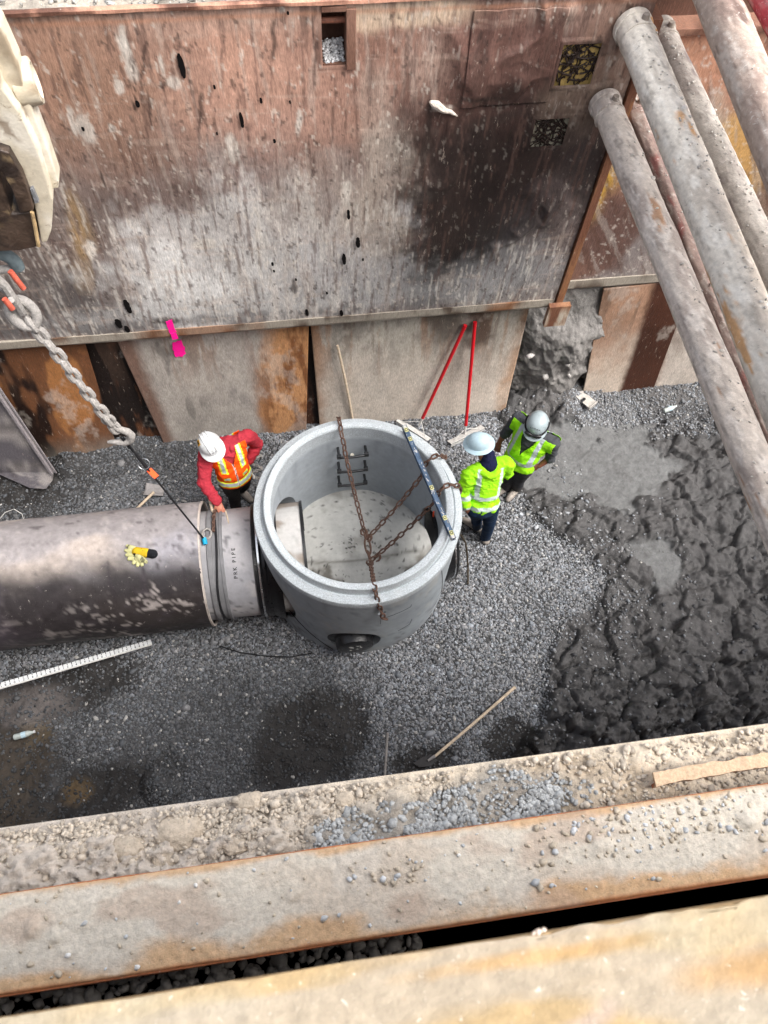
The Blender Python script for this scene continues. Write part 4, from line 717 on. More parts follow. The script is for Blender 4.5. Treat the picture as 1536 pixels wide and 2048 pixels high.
# ------------------------------------------------------------------ spirit level on the rim
t = thing('spirit_level', 'long scuffed blue grey spirit level laid across the right side of the manhole rim', 'spirit level', at(855, 965, MHT))
A = Vector(at(808, 853, MHT+.035)); Bp = Vector(at(907, 1079, MHT+.035)); d = (Bp-A); Ld = d.length; d.normalize(); s_ = d.cross(Vector((0, 0, 1))).normalized(); up = s_.cross(d)
R3 = Matrix((d, s_, up)).transposed(); c0 = (A+Bp)/2
M_lvl = pmat('level_paint', .5, .2, 60, .45, 9, .5, col=lin((72, 92, 116)))
b = MB(); b.box(c0+up*.022, (Ld, .050, .008), R3, .002); b.box(c0-up*.022, (Ld, .050, .008), R3, .002); b.box(c0, (Ld, .012, .04), R3); b.box(c0+up*.0275+s_*.020, (Ld, .004, .004), R3); b.box(c0+up*.0275-s_*.020, (Ld, .006, .004), R3); b.build('i_beam', M_lvl, t)
for f in (-.485, .485): b = MB(); b.box(c0+d*Ld*f, (.035, .052, .054), R3, .003); b.build('end_cap', M_alu, t)
for f in (-.455, -.37, .07, .33, .455):
    b = MB(); c_ = c0+d*Ld*f+up*.028; b.box(c_, (.05, .04, .012), R3, .004); v_ = b.build('vial_block', M_vial, t, True)
    b = MB(); b.tube(ringm(c_+up*.007, up, .012, .003, 1.3, d, 16), .003, 5, False, True); b.build('vial_ring', M_ink, v_, True)
r_ = random.Random(8)
for k in range(40): b = MB(); f = r_.uniform(-.47, .47); b.box(c0+d*Ld*f+up*.0265+s_*r_.uniform(-.02, .02), (r_.uniform(.01, .05), r_.uniform(.003, .01), .0015), R3@Matrix.Rotation(r_.uniform(-.5, .5), 3, 'Z')); b.build('scuff', M_alu, t)
settle(t)
# ------------------------------------------------------------------ grey lifting chain with hook, wire sling
Pend = Vector(at(408, 1078, PZ+PR+.03)); Ptop = Vector(at(-25, 538, 4.75)); lineP = lambda f: Pend.lerp(Ptop, f)
def online(px, py):                                        # nearest fraction of the sling line seen at that photo point
    best = min(range(1001), key=lambda k: (lambda q: (q[0]-px)**2+(q[1]-py)**2)(pj(lineP(k/1000)))); return lineP(best/1000)
def pj(p): d = np.array(p)-np.array([0, 0, HC]); z = d@FW; return (768+FPX*(d@RT)/z, 1024-FPX*(d@UP)/z)
hk = online(243, 872); cr = online(52, 640)
t = thing('hook_chain', 'thick muddy grey chain with an open hook hanging from the excavator', 'chain', cr)
ax_ = (hk-cr).normalized(); side = Vector((1, 0, 0)); side = (side-ax_*side.dot(ax_)).normalized(); hs_ = hk-ax_*.06
chain_links([cr, cr.lerp(hs_, .3)+Vector((.01, 0, 0)), cr.lerp(hs_, .6), hs_], .155, .105, .024, 16, 8, 3, .1).build('chain', M_greychain, t, True)
def hook3(c, ax, sd_, s, name, par, mat):                  # open sling hook: eye, throat, curved point
    P2 = [(0, -1.2), (.02, -.7), (.25, -.35), (.55, .0), (.62, .45), (.35, .85), (-.1, .95), (-.55, .75), (-.95, .55), (-1.2, .5)]; rr = [.17, .20, .23, .26, .28, .28, .25, .2, .14, .06]
    pts = []; rad = []
    for i in range(len(P2)-1):
        for k in range(4): f = k/4; pts.append((P2[i][0]*(1-f)+P2[i+1][0]*f, P2[i][1]*(1-f)+P2[i+1][1]*f)); rad.append((rr[i]*(1-f)+rr[i+1]*f)*s)
    b = MB(); b.tube([c+sd_*(x*s)+ax*(y*s) for x, y in pts], rad, 12); b.build(name, mat, par, True)
    b = MB(); b.tube(ringm(c-ax*s*1.5, sd_.cross(ax), .34*s, .13*s, 1.1, ax), .15*s, 8, False, True); b.build('eye', mat, par, True)
hk0 = online(252, 862); hook3(hk0-ax_*.02, ax_, side, .125, 'hook', t, M_greychain)
b = MB(); b.tube(ringm(cr-ax_*.05, Vector((.3, -1, .3)), .075, .03, 1.5, ax_), .036, 10, False, True); b.build('connecting_link', M_greychain, t, True)
b = MB(); e1 = online(30, 590); b.tube([cr-ax_*.10, cr-ax_*.22+side*.02, e1-ax_*.10], [.03, .026, .03], 10); b.build('swivel', M_greychain, t, True)
for (px, py, l) in [(34, 560, .15), (17, 608, .09)]:
    c_ = Vector(at(px, py, cr.z+.35)); b = MB(); b.tube([c_-ax_*l*.5, c_+ax_*l*.5], .019, 10); b.build('orange_marking', M_oranged, t, True)
b = MB(); c_ = Vector(at(8, 570, cr.z+.38)); b.tube([c_-ax_*.25-side*.05, c_, cr-ax_*.06], .03, 8); b.tube([Vector(at(22, 600, cr.z+.3)), cr-ax_*.08-side*.06], .022, 8); b.build('upper_links', M_greychain, t, True)
settle(t)
t = thing('wire_sling', 'black wire rope sling with an orange tag, from the hook down to the pipe', 'sling', Pend)
top = hk0+ax_*.07; b = MB(); b.tube([top+Vector((0, 0, .04)), top.lerp(Pend, .1), top.lerp(Pend, .5)+Vector((0, 0, -.01)), Pend], .0095, 8); b.build('rope', M_rope, t, True)
b = MB(); m_ = top.lerp(Pend, .12); b.tube([top+Vector((-.02, 0, .05)), top.lerp(Pend, .05)-side*.012, m_], .009, 6); b.tube([m_, m_.lerp(Pend, .14)], .016, 8); b.build('ferrule', M_rope, t, True)
tg = Vector(online(305, 943)); b = MB(); b.box(tg+Vector((.02, -.02, .02)), (.11, .05, .012), Matrix.Rotation(-.9, 3, 'Z'), .003); b.build('tag', M_tagor, t)
b = MB(); b.tube(ringm(online(290, 926)+Vector((.0, 0, 0)), (0, -1, 1), .05, .003), .003, 5, False, True); b.build('tag_ring', M_chrome, t, True)
b = MB(); b.tube([Pend+ax_*.0+Vector((0, .01, .0)), Pend+Vector((.01, -.06, -.01))], .026, 12); b.build('sleeve', M_blue, t, True)
b = MB(); b.tube(ringm(Pend+Vector((.03, .06, -.005)), (0, 0, 1), .045, .01, 1.2), .012, 8, False, True); b.build('shackle', M_greychain, t, True)
b = MB(); N_ = 40; arc = [(-.985+.02*math.sin(k*.4), PY+(PR+.02)*math.cos(a_), PZ+(PR+.02)*math.sin(a_)) for k, a_ in enumerate(np.linspace(math.radians(-60), math.radians(240), N_))]; b.tube(arc, .011, 6); b.build('choker', M_rope, t, True)
chain_links([(-.99, PY+(PR+.03)*math.cos(a_), PZ+(PR+.03)*math.sin(a_)) for a_ in np.linspace(math.radians(30), math.radians(80), 8)], .07, .045, .01, 12, 6, 4).build('choker_chain', M_rustchain, t, True)
settle(t)
# ------------------------------------------------------------------ near side: shield panel, dirt ledge, channel beam, front plate
EDY = .44
t = thing('near_shield_panel', 'near side steel shield wall below the dirt covered ledge', 'steel panel', (1, .3, 0))
b = MB(); b.box((1.5, .40, 2.66), (21, .08, 5.40)); b.box((1.5, .02, 2.66), (21, .06, 5.2)); b.build('face_plate', M_wall, t, False, lin((110, 84, 72)))
a = np.arange(-5, 6.01, .012); bb = np.linspace(.10, EDY, 40); X, Y = np.meshgrid(a, bb, indexing='ij')
def lumpy(X, Y, s): return .5*fbm(X*5, Y*5, 0, s, 3)+.9*(ridge(X*11+.4*fbm(X*9, Y*9, 0, s+2, 2), Y*11, s+4, 4)-.45)+.25*fbm(X*40, Y*40, 0, s+9, 3)
gm = np.maximum(ell(X, Y, .55, .30, .55, .10, 0, .4, .5, 4, 3), ell(X, Y, .15, .24, .35, .07, 0, .4, .5, 5, 4))
edge_ = ss(.10, .18, Y)*ss(EDY+.005, EDY-.03, Y)
lf = ss(.5, -.6, X)
Z = 5.375+.012*ss(EDY-.03, EDY-.08, Y)+(.030+.028*lf)*lumpy(X, Y, 40)*ss(EDY+.01, EDY-.06, Y)+.03*lf*ss(EDY, .25, Y)-.05*ss(.16, .10, Y)*(.5+.5*fbm(X*4, 0, 0, 6, 3))
vz, ez = voro((X+.02*fbm(X*20, Y*20, 0, 3, 3))*22, (Y+.02*fbm(X*20, Y*20, 0, 4, 3))*24, 8); vz2, ez2 = voro(X*60+fbm(X*30, Y*30, 0, 5, 2), Y*60, 9); cl_ = lf*ss(-.3, .25, fbm(X*4, Y*7, 0, 6, 3)+.2)+.15
Z += cl_*ss(EDY-.01, EDY-.07, Y)*(.026*(vz-.4)-.016*ss(.18, 0, ez)+.008*(vz2-.5)-.006*ss(.2, 0, ez2))
c = np.broadcast_to(lin((214, 200, 180)), X.shape+(3,)).copy(); c = mixc(c, lin((200, 190, 180)), lf*.8); c = mixc(c, lin((172, 152, 128)), ss(.1, .5, fbm(X*3, Y*5, 0, 77, 4))*.5); c = mixc(c, lin((150, 146, 140)), gm*.8); c = c*(1.0+.13*fbm(X*20, Y*20, 0, 78, 4, .7))[..., None]
mesh('dirt_crust', np.stack([X, Y, Z], -1).reshape(-1, 3), gridF(*X.shape), M_crust, t, np.clip(c, .004, 1).reshape(-1, 3), True)
zf = lambda x, y: 5.39+0*x
r_ = np.random.default_rng(41); n = 30000; x = r_.uniform(-1.6, 2.4, n); y = r_.uniform(.12, .42, n); g_ = np.maximum(ell(x, y, .55, .27, .62, .11, 0, .3, .5, 4, 3), ell(x, y, .15, .22, .35, .07, 0, .4, .5, 5, 4)); l_ = ss(.35, -.3, x)
k = r_.uniform(0, 1, n) < np.maximum(g_*.95*ss(-.5, .2, fbm(x*9, y*12, 0, 19, 4)), np.maximum(l_*.6*ss(-.4, .3, fbm(x*5, y*9, 0, 9, 3)), .10)); x, y, g_, l_ = x[k], y[k], g_[k], l_[k]; n = len(x)
sz = np.minimum(r_.gamma(3.5, .0019, n)+.0025, .013); big = (r_.uniform(0, 1, n) < .05); sz[big] *= 1.8
zz = 5.392+.022*(.5*fbm(x*5, y*5, 0, 40, 3))+.02*l_+.006*g_
c = np.where((g_ > .4)[:, None], lin((172, 174, 174))[None], lin((196, 184, 168))[None])*r_.uniform(.6, 1.15, (n, 1))
V, F, C = stones(np.stack([x, y, zz], -1), sz, c, 41); tag(mesh('ledge_stones', V, F, M_stone, t, C), None, None, None, 'stuff')
settle(t)
for k, (px, py, s_, lb) in enumerate([(705, 1690, .0, ''), (360, 1665, .062, 'large pale dried clay lump on the ledge behind the channel beam'), (250, 1700, .05, 'wide flat clay lump at the left part of the ledge'), (500, 1605, .038, 'tall pale clod near the inner edge of the ledge'), (470, 1690, .034, 'brown clod touching the beam edge left of centre'), (330, 1720, .03, 'small cracked clod against the beam edge'), (35, 1690, .03, 'pinkish clay lump at the far left of the ledge'), (690, 1600, .03, 'clod on the ledge just left of the grey gravel')]):
    if not s_: continue
    p = at(px, py, 5.40); bm = bmesh.new(); bmesh.ops.create_icosphere(bm, subdivisions=4, radius=1); V = np.array([v.co[:] for v in bm.verts]); F = [[v.index for v in f.verts] for f in bm.faces]; bm.free()
    V = V*(1+.45*(ridge(V[:, 0]*1.3+k, V[:, 1]*1.3+V[:, 2], k*3, 4)-.5)+.12*fbm(V[:, 0]*4, V[:, 1]*4, V[:, 2]*4, k, 3))[:, None]*np.array([1.25, .9, .45])*s_*1.15+p
    tag(mesh('clay_clod', V, F, M_crust, None, CR((196, 182, 164), k)(V), True), lb, 'clay lump', 'dried lumps on the ledge')
# rusty angle iron lying on the ledge at the right
t = thing('angle_iron', 'rusty angle iron crusted with dirt on the right end of the ledge', 'angle iron', at(1420, 1560, 5.45))
pA = at(1312, 1572, 5.47); pB_ = at(1640, 1515, 5.47); P = []
for k in range(60):
    f = k/59; p = pA*(1-f)+pB_*f; P.append(p)
P = np.array(P); nn = len(P); prof_ = [(0, 0), (0, -.045), (.012, -.045), (.014, -.012), (.05, -.008), (.052, .006)]
V = np.array([[p[0], p[1]+dy+.006*float(fbm(k*.21, dy*60, 0, 3, 4)), p[2]+dz+.004*float(fbm(k*.33, dz*60, 1, 4, 4))] for k, p in enumerate(P) for dy, dz in prof_]); m = 6
F = [(k*m+j, k*m+(j+1) % m, (k+1)*m+(j+1) % m, (k+1)*m+j) for k in range(nn-1) for j in range(m)]+[tuple(range(m))[::-1], tuple((nn-1)*m+j for j in range(m))]
mesh('angle', V, F, M_wall, t, np.where((V[:, 2:3] > 5.46), lin((204, 176, 146)), lin((150, 84, 52)))*1.0); settle(t)
# channel beam
t = thing('channel_beam', 'wide steel beam caked with tan dirt, orange rust along both edges, nearest the pit', 'steel beam', (0, .03, 5.5))
y0, y1 = -.122, .19; BZ = 5.6
a = np.arange(-4, 5, .008); bb = np.linspace(y0, y1, 48); X, Y = np.meshgrid(a, bb, indexing='ij'); v = (Y-y0)/(y1-y0)
rg = ss(.3, 1.0, X)*ss(.3, .6, v)+.6*ss(1.1, 1.5, X)
Z = BZ+np.where((v < .002) | (v > .998), -.016, 0)+.004*fbm(X*4, Y*4, 0, 3, 3)+.006*(ridge(X*14, Y*14, 7, 4)-.4)*(.5+.9*rg)+.0025*fbm(X*60, Y*60, 0, 9, 3)
for (px, py, r1, h1) in [(65, 1852, .05, .018), (110, 1870, .03, .01), (590, 1790, .03, .008), (1500, 1640, .06, .02), (1200, 1690, .05, .012)]:
    p = at(px, py, BZ); d_ = np.hypot(X-p[0], Y-p[1]); Z += h1*ss(r1, r1*.2, d_+.015*fbm(X*25, Y*25, 0, 11, 3))
def beamcol(X, Y):
    v = (Y-y0)/(y1-y0); c = np.broadcast_to(lin((214, 205, 190)), X.shape+(3,)).copy(); c = mixc(c, lin((204, 188, 170)), ss(-.1, .5, fbm(X*3, Y*6, 0, 80, 4))*.6); c = mixc(c, lin((212, 204, 192)), ss(.2, .5, fbm(X*6, Y*6, 0, 81, 4))*.5)
    n = fbm(X*5, Y*9, 0, 82, 5, .6); n1 = fbm(X*2.1, 0*Y, 0, 84, 3); m = ss(.20, .02, v+.16*n-.02+.10*n1)+ss(.90, .99, v+.07*n+.03*n1); c = mixc(c, lin((206, 164, 118)), np.clip(m, 0, 1)*.8); c = mixc(c, lin((186, 118, 74)), ss(.06, .0, v+.02*n)*.9)
    c = mixc(c, lin((186, 160, 140)), ss(.25, .7, fbm(X*4, Y*8, 0, 88, 4))*.5); return np.clip(c*(1.0+.12*fbm(X*50, Y*50, 0, 83, 4, .7))[..., None], .004, 1)
mesh('top_flange', np.stack([X, Y, Z], -1).reshape(-1, 3), gridF(*X.shape), M_dust, t, beamcol(X, Y).reshape(-1, 3), True)
longbar('flange_edge', -4, 5, [(y0-.003, BZ-.014), (y0-.006, BZ-.030), (y1, BZ-.030), (y1+.003, BZ-.014)], M_wall, t, CR((170, 104, 64), 4, .3), 500, .002)
b = MB(); b.box((.5, .03, 5.30), (9, .03, .56)); b.build('web', M_wall, t, False, lin((100, 66, 48)))
r_ = np.random.default_rng(51); n = 2600; x = r_.uniform(-1.4, 1.9, n); y = r_.uniform(y0+.02, y1-.01, n); v = (y-y0)/(y1-y0)
k = r_.uniform(0, 1, n) < (.07+.75*np.clip(ss(.5, 1.2, x)*ss(.35, .6, v)+ell(x, y, .17, .07, .16, .05, 0, .4, .4, 9, 3), 0, 1)); x, y = x[k], y[k]; n = len(x)
V, F, C = stones(np.stack([x, y, BZ+.006+0*x], -1), r_.gamma(2.4, .0022, n)+.002, (np.where(r_.uniform(0, 1, (n, 1)) < .3, lin((206, 208, 210))[None], lin((202, 188, 168))[None]))*r_.uniform(.75, 1.1, (n, 1)), 51, .6)
tag(mesh('beam_grit', V, F, M_stone, t, C), None, None, None, 'stuff'); settle(t)
for k, (px, py, s_, lb) in enumerate([(392, 1770, .013, 'bluish white stone on the tan beam, left of centre'), (358, 1805, .009, 'small white stone just below the bluish one on the beam'), (137, 1910, .012, 'round white pebble near the lower left of the beam'), (275, 1934, .012, 'grey stone at the lower rusty edge of the beam'), (918, 1711, .008, 'white pebble on the middle of the beam'), (955, 1730, .0075, 'white pebble just right of the middle of the beam'), (890, 1710, .006, 'tiny white pebble on the middle of the beam'), (1382, 1860 - 45, .0, '')]):
    if not s_: continue
    V, F, C = stones(np.array([at(px, py, BZ+s_*.6)]), np.array([s_]), lin((228, 226, 222))[None], 70+k, .9); tag(mesh('pebble', V, F, M_stone, None, C), lb, 'stone', 'loose stones on the beam')
# dark slot with rounded stones, then the front plate
r_ = np.random.default_rng(61); n = 1100; x = r_.uniform(-2.2, .25, n); y = r_.uniform(-.30, -.02, n)
V, F, C = stones(np.stack([x, y, 5.31-.12*ss(-.9, .2, x)+r_.uniform(-.02, .02, n)], -1), r_.gamma(5, .0034, n)+.004, lin((120, 116, 110))[None]*r_.uniform(.5, 1.1, (n, 1)), 61, .9)
tag(mesh('slot_gravel', V, F, M_stone, None, C), 'rounded stones at the bottom of the dark slot between beam and front plate', 'gravel', None, 'stuff')
t = thing('front_plate', 'pale yellowish out of focus plate filling the bottom edge of the view', 'plate', (0, -.6, 7.6))
PZ7 = 7.6; a = np.arange(-1.6, 1.8, .012); bb = -.066-np.linspace(0, 1, 70)**1.5*.42; X, Y = np.meshgrid(a, bb[::-1], indexing='ij')
Yj = Y+np.where(Y > -.07, .0022*fbm(X*12, 0*X, 0, 4, 4, .6)+.005*ss(.15, .3, X)*fbm(X*30, 0*X, 0, 5, 3), 0)
def fpcol(X, Y):
    c = np.broadcast_to(lin((198, 185, 158)), X.shape+(3,)).copy(); c = mixc(c, lin((194, 162, 112)), ss(.0, .5, fbm(X*3.5, Y*6, 0, 90, 4))*.7); c = mixc(c, lin((190, 178, 160)), ss(.0, .45, fbm(X*3+5, Y*14, 0, 92, 4))*.8); c = mixc(c, lin((200, 150, 80)), ell(X, Y, .52, -.14, .10, .02, 0, .6, .4, 10, 3)*.6); c = mixc(c, lin((208, 160, 90)), ell(X, Y, .22, -.09, .12, .008, 0, .6, .4, 20, 4)*.5)
    c = mixc(c, lin((196, 178, 168)), ell(X, Y, .25, -.175, .05, .012, 20, .6, .4, 30, 6)*.7); return np.clip(c*(.56+.07*fbm(X*60, Y*60, 0, 93, 3))[..., None], .004, 1)
Z = PZ7-.0015*fbm(X*20, Y*20, 0, 5, 3)+.003*ss(.12, .28, X)*ss(-.085, -.07, Y)*(1+fbm(X*50, Y*50, 0, 8, 3))
mesh('top_face', np.stack([X, Yj, Z], -1).reshape(-1, 3), gridF(*X.shape), M_dust, t, fpcol(X, Yj).reshape(-1, 3), True)
longbar('plate_edge', -1.6, 1.788, [(-.067, PZ7-.002), (-.070, PZ7-.10), (-.485, PZ7-.10), (-.485, PZ7-.004)], M_wall, t, CR((190, 160, 118), 4, .2), 200, .0)
V, F, C = stones(np.array([at(1078, 1863, PZ7+.003), at(1088, 1860, PZ7+.004), at(1068, 1866, PZ7+.003)]), np.array([.005, .004, .004]), lin((190, 172, 158))[None].repeat(3, 0), 5); settle(t)
tag(mesh('crumb', V, F, M_stone, None, C), 'small crumbly clod lying on the pale front plate', 'clod')
b = MB(); b.box((.3, -.50, 6.4), (5.5, .26, 2.18)); t = thing('slot_shade_block', 'added dark block shading the slot and propping the pale front plate', 'support', (.3, -.50, 5.3)); b.build('block', M_wall, t, False, lin((80, 66, 54))); settle(t)  # added block: keeps the slot in shade and props the plate
# ------------------------------------------------------------------ left leaning plate
t = thing('leaning_plate', 'dark grey mud smeared steel plate with a flanged edge leaning at the left', 'steel plate', at(60, 970, 0))
def pl(px, py, z): return Vector(at(px, py, z))
c4 = [pl(-10, 772, 1.45), pl(106, 945, .22), pl(104, 962, .13), pl(92, 978, .05), pl(60, 976, .03), pl(-10, 945, .10), pl(-120, 940, .2), pl(-130, 800, 1.5)]
nP = (c4[1]-c4[0]).cross(c4[5]-c4[0]).normalized(); nP = nP if nP.y < 0 else -nP
u, v = np.meshgrid(np.linspace(0, 1, 60), np.linspace(0, 1, 60), indexing='ij'); b = MB(); b.prism(c4, -nP*.03)
bm = bmesh.new(); mt_ = bpy.data.meshes.new('tmp'); mt_.from_pydata(b.v, [], b.f); bm.from_mesh(mt_); bmesh.ops.triangulate(bm, faces=bm.faces[:]); bmesh.ops.subdivide_edges(bm, edges=bm.edges[:], cuts=10, use_grid_fill=True); bmesh.ops.recalc_face_normals(bm, faces=bm.faces[:]); me = bpy.data.meshes.new('plate'); bm.to_mesh(me); bm.free(); V = np.array([q.co[:] for q in me.vertices]); n = fbm(V[:, 0]*4, V[:, 1]*4, V[:, 2]*4, 8, 5, .6)
cc = mixc(np.broadcast_to(lin((92, 88, 92)), (len(V), 3)).copy(), lin((150, 144, 140)), ss(.0, .4, n)*.8); cc = mixc(cc, lin((60, 54, 56)), ss(.2, .5, fbm(V[:, 0]*7, V[:, 1]*7, V[:, 2]*7, 18, 4))*.6); setcol(me, cc); link('plate', me, M_wall, t)
b = MB(); q0, q1 = c4[0]+nP*.012, c4[1]+nP*.012; dd = (q1-q0).normalized(); ss_ = dd.cross(nP); b.box((q0+q1)/2+nP*.015, ((q1-q0).length, .035, .035), Matrix((dd, ss_, nP)).transposed(), .004); b.box((q0+q1)/2+nP*.002-ss_*.05, ((q1-q0).length, .02, .012), Matrix((dd, ss_, nP)).transposed(), .003); b.build('flange', M_wall, t, False, CR((128, 122, 124), 3)); settle(t)
# ------------------------------------------------------------------ tools
def handle(name, p0, p1, r, mat, parent, bend=0.0, grip=False):
    p0, p1 = Vector(p0), Vector(p1); pts = [p0.lerp(p1, k/8)+Vector((bend*math.sin(math.pi*k/8), 0, 0)) for k in range(9)]; b = MB(); b.tube(pts, [r*1.05]+[r]*7+[r*.9], 12); return b.build(name, mat, parent, True)
def lute(label, base, top, hl, hr):
    t = thing('asphalt_lute', label, 'rake', base, 'red handled lutes leaning on the sheet'); base, top = Vector(base), Vector(top); hl, hr = Vector(hl), Vector(hr); d = (top-base).normalized()
    soc = base.lerp(top, .09); h = handle('handle', soc, top, .0215, M_red, t); handle('socket', base, soc+d*.05, .014, M_alu, t)
    b = MB(); e = top+d*.0; b.tube([top-d*.05, top+d*.012], .0235, 10); b.build('end_grip', M_red, t, True)
    ax = (hr-hl); L_ = ax.length; ax.normalize(); f = ax.cross(Vector((0, 0, 1))).normalized(); R_ = Matrix((ax, f, Vector((0, 0, 1)))).transposed(); c_ = (hl+hr)/2
    b = MB(); b.box(c_+Vector((0, 0, .035)), (L_, .10, .006), R_@Matrix.Rotation(.5, 3, 'X'), .002); b.box(c_+f*.045+Vector((0, 0, .012)), (L_, .006, .05), R_, .002); b.build('head', M_alu, t)
    for s_ in (-.36, .36): b = MB(); b.tube([soc.lerp(base, .4), c_+ax*L_*s_+Vector((0, 0, .045))], .005, 6); b.build('brace', M_alu, t, True)
    return settle(t)
lute('red handled lute leaning further left, its pale blade beside the manhole rim', at(838, 852, .05), aty(930, 652, 5.70), at(795, 842, .02), at(858, 882, .02))
lute('red handled lute standing nearly upright behind the pale blue hard hat', at(930, 868, .05), aty(950, 646, 5.70), at(898, 888, .02), at(965, 856, .02))
t = thing('wooden_stake', 'pale round wooden handle leaning on the sheet behind the manhole', 'pole', at(706, 850, .02)); handle('pole', at(708, 856, .0), aty(675, 691, 5.66), .0165, M_wood, t, .01); settle(t)
def blade(name, pts, off, mat, parent): b = MB(); b.prism([Vector(p) for p in pts], off); return b.build(name, mat, parent)
t = thing('shovel', 'square shovel with short wooden handle on dark gravel left of the orange vest worker', 'shovel', at(300, 985, .04), 'shovels on the trench floor')
M_steelg = pmat('shovel_steel', .6, .3, 40, .3, 20, .5, col=lin((140, 136, 134)))
gx, gy = np.meshgrid(np.linspace(0, 1, 10), np.linspace(0, 1, 10), indexing='ij'); q = [at(292, 965, .10), at(328, 972, .06), at(326, 992, .05), at(286, 990, .09)]
P = (1-gx)[..., None]*((1-gy)[..., None]*q[0]+gy[..., None]*q[3])+gx[..., None]*((1-gy)[..., None]*q[1]+gy[..., None]*q[2]); P[..., 2] -= .02*np.sin(np.pi*gy)
o = mesh('blade', P.reshape(-1, 3), gridF(10, 10), M_steelg, t, None, True); md = o.modifiers.new('t', 'SOLIDIFY'); md.thickness = .006
handle('handle', at(308, 984, .10), at(265, 1026, .06), .017, M_wood, t); settle(t)
t = thing('shovel', 'dark shovel with long pale handle slanting on the gravel near the ledge', 'shovel', at(860, 1515, .06), 'shovels on the trench floor')
handle('handle', at(1030, 1374, .08), at(868, 1514, .06), .0165, M_wood, t, .008)
q = [at(862, 1508, .08), at(876, 1520, .06), at(862, 1532, .05), at(838, 1534, .05), at(826, 1526, .05), at(846, 1514, .07)]
blade('blade', q, (0, 0, -.01), pmat('dark_blade', .6, .2, 40, .2, 20, .4, col=lin((52, 50, 50))), t); b = MB(); b.tube([at(870, 1512, .085), at(856, 1521, .075)], [.02, .012], 10); b.build('socket', M_steelg, t, True); settle(t)
t = thing('wooden_stick', 'short grey stick standing at the inner foot of the ledge, left of the slanting shovel', 'stick', at(772, 1540, .0)); handle('stick', at(775, 1466, .18), at(769, 1560, .02), .014, pmat('grey_wood', .8, .2, 50, .3, 20, .2, col=lin((140, 136, 132))), t); settle(t)
t = thing('hammer_handle', 'pale wooden tool handle standing against the pipe beside the orange vest worker', 'tool handle', at(430, 1042, .9)); handle('handle', at(412, 965, 1.12), at(430, 1044, 1.10), .018, M_wood, t); settle(t)
# steel bracket, bottles, cords
t = thing('steel_bracket', 'grey U notched steel bracket dropped at the foot of the mud bank', 'bracket', at(1168, 798, .1))
A = Vector(at(1146, 788, .16)); d1 = (Vector(at(1178, 816, .16))-A); d1n = d1.normalized(); w1 = (Vector(at(1160, 776, .16))-A); w1 = (w1-d1n*w1.dot(d1n)).normalized(); L1, Wd = d1.length, .15
loc2 = [(0, 0), (.42, 0), (.44, .45), (.5, .55), (.58, .5), (.60, 0), (1, 0), (1, 1), (0, 1)]
b = MB(); b.prism([A+d1n*L1*x_+w1*Wd*y_ for x_, y_ in loc2], (0, 0, -.014)); M_brk = pmat('bracket_steel', .6, .2, 50, .25, 20, .4, col=lin((168, 164, 158))); b.build('plate', M_brk, t)
b = MB(); b.box(A+d1n*L1*1.02+w1*Wd*.5+Vector((0, 0, -.01)), (.014, Wd*1.1, .07), Matrix((d1n, w1, d1n.cross(w1))).transposed(), .003); b.build('end_flange', M_brk, t); settle(t)
def bottle(label, p0, p1, r):
    t = thing('plastic_bottle', label, 'bottle', p0, 'empty bottles on the ground'); p0, p1 = Vector(p0), Vector(p1); d = p1-p0; L_ = d.length
    m = pmat('clear_plastic', .2, .1, 40, .2, 12, .6, col=lin((176, 184, 180))); b = MB(); b.lathe([(0, 0), (r*.8, 0), (r, L_*.05), (r*.94, L_*.3), (r, L_*.35), (r*.94, L_*.6), (r, L_*.66), (r*.4, L_*.88), (r*.38, L_*.93)], p0, d, 20); b.build('body', m, t, True)
    b = MB(); b.lathe([(r*.45, 0), (r*.45, L_*.07), (0, L_*.07)], p0+d*.93, d, 14); b.build('cap', M_white, t, True); b = MB(); b.lathe([(r*1.01, 0), (r*1.01, L_*.22)], p0+d*.36, d, 20); b.build('wrapper', M_paleblue, t, True); settle(t)
bottle('dusty plastic bottle lying on gravel right of the mud bank', at(1328, 822, .04), at(1353, 812, .04), .032)
bottle('muddy crushed bottle lying in dirt at the lower left', at(28, 1475, .04), at(70, 1463, .04), .034)
t = thing('cable', 'black cable hanging down from the right side of the manhole onto the gravel', 'cable', at(935, 1165, .02)); b = MB(); b.tube([at(922, 1070, .8), at(931, 1085, .55), at(934, 1105, .35), at(936, 1135, .12), at(936, 1168, .03)], .011, 8); b.build('cord', pmat('brown_cable', .7, .3, 60, .3, 20, .3, col=lin((66, 58, 46))), t, True); settle(t)
t = thing('cable', 'thin black cable looping over dark gravel below the carrier pipe', 'cable', at(520, 1312, .02)); b = MB(); b.tube([at(440, 1292, .02), at(480, 1305, .03), at(530, 1312, .03), at(580, 1314, .03), at(625, 1306, .03)], .007, 6); b.build('cord', M_rope, t, True); settle(t)
t = thing('wire_hoop', 'thin bent wire hoop sticking up from dark dirt at the left edge', 'wire', at(30, 1050, .02)); b = MB(); b.tube([at(-4, 1042, .05), at(10, 1025, .12), at(28, 1018, .16), at(44, 1028, .12), at(48, 1042, .05), at(44, 1056, .02)], .005, 6); b.build('wire', M_alu, t, True); settle(t)
t = thing('loose_chain', 'heap of dark chain with a pale hook on gravel behind the orange vest worker', 'chain', at(512, 905, .03)); r_ = random.Random(6)
pts = [at(505+14*math.sin(k*1.3)+k*.5, 880+k*5.2, .04+.02*math.sin(k*2)) for k in range(16)]; chain_links(pts, .07, .045, .01, 10, 6, 4, .6).build('chain', M_greychain, t, True)
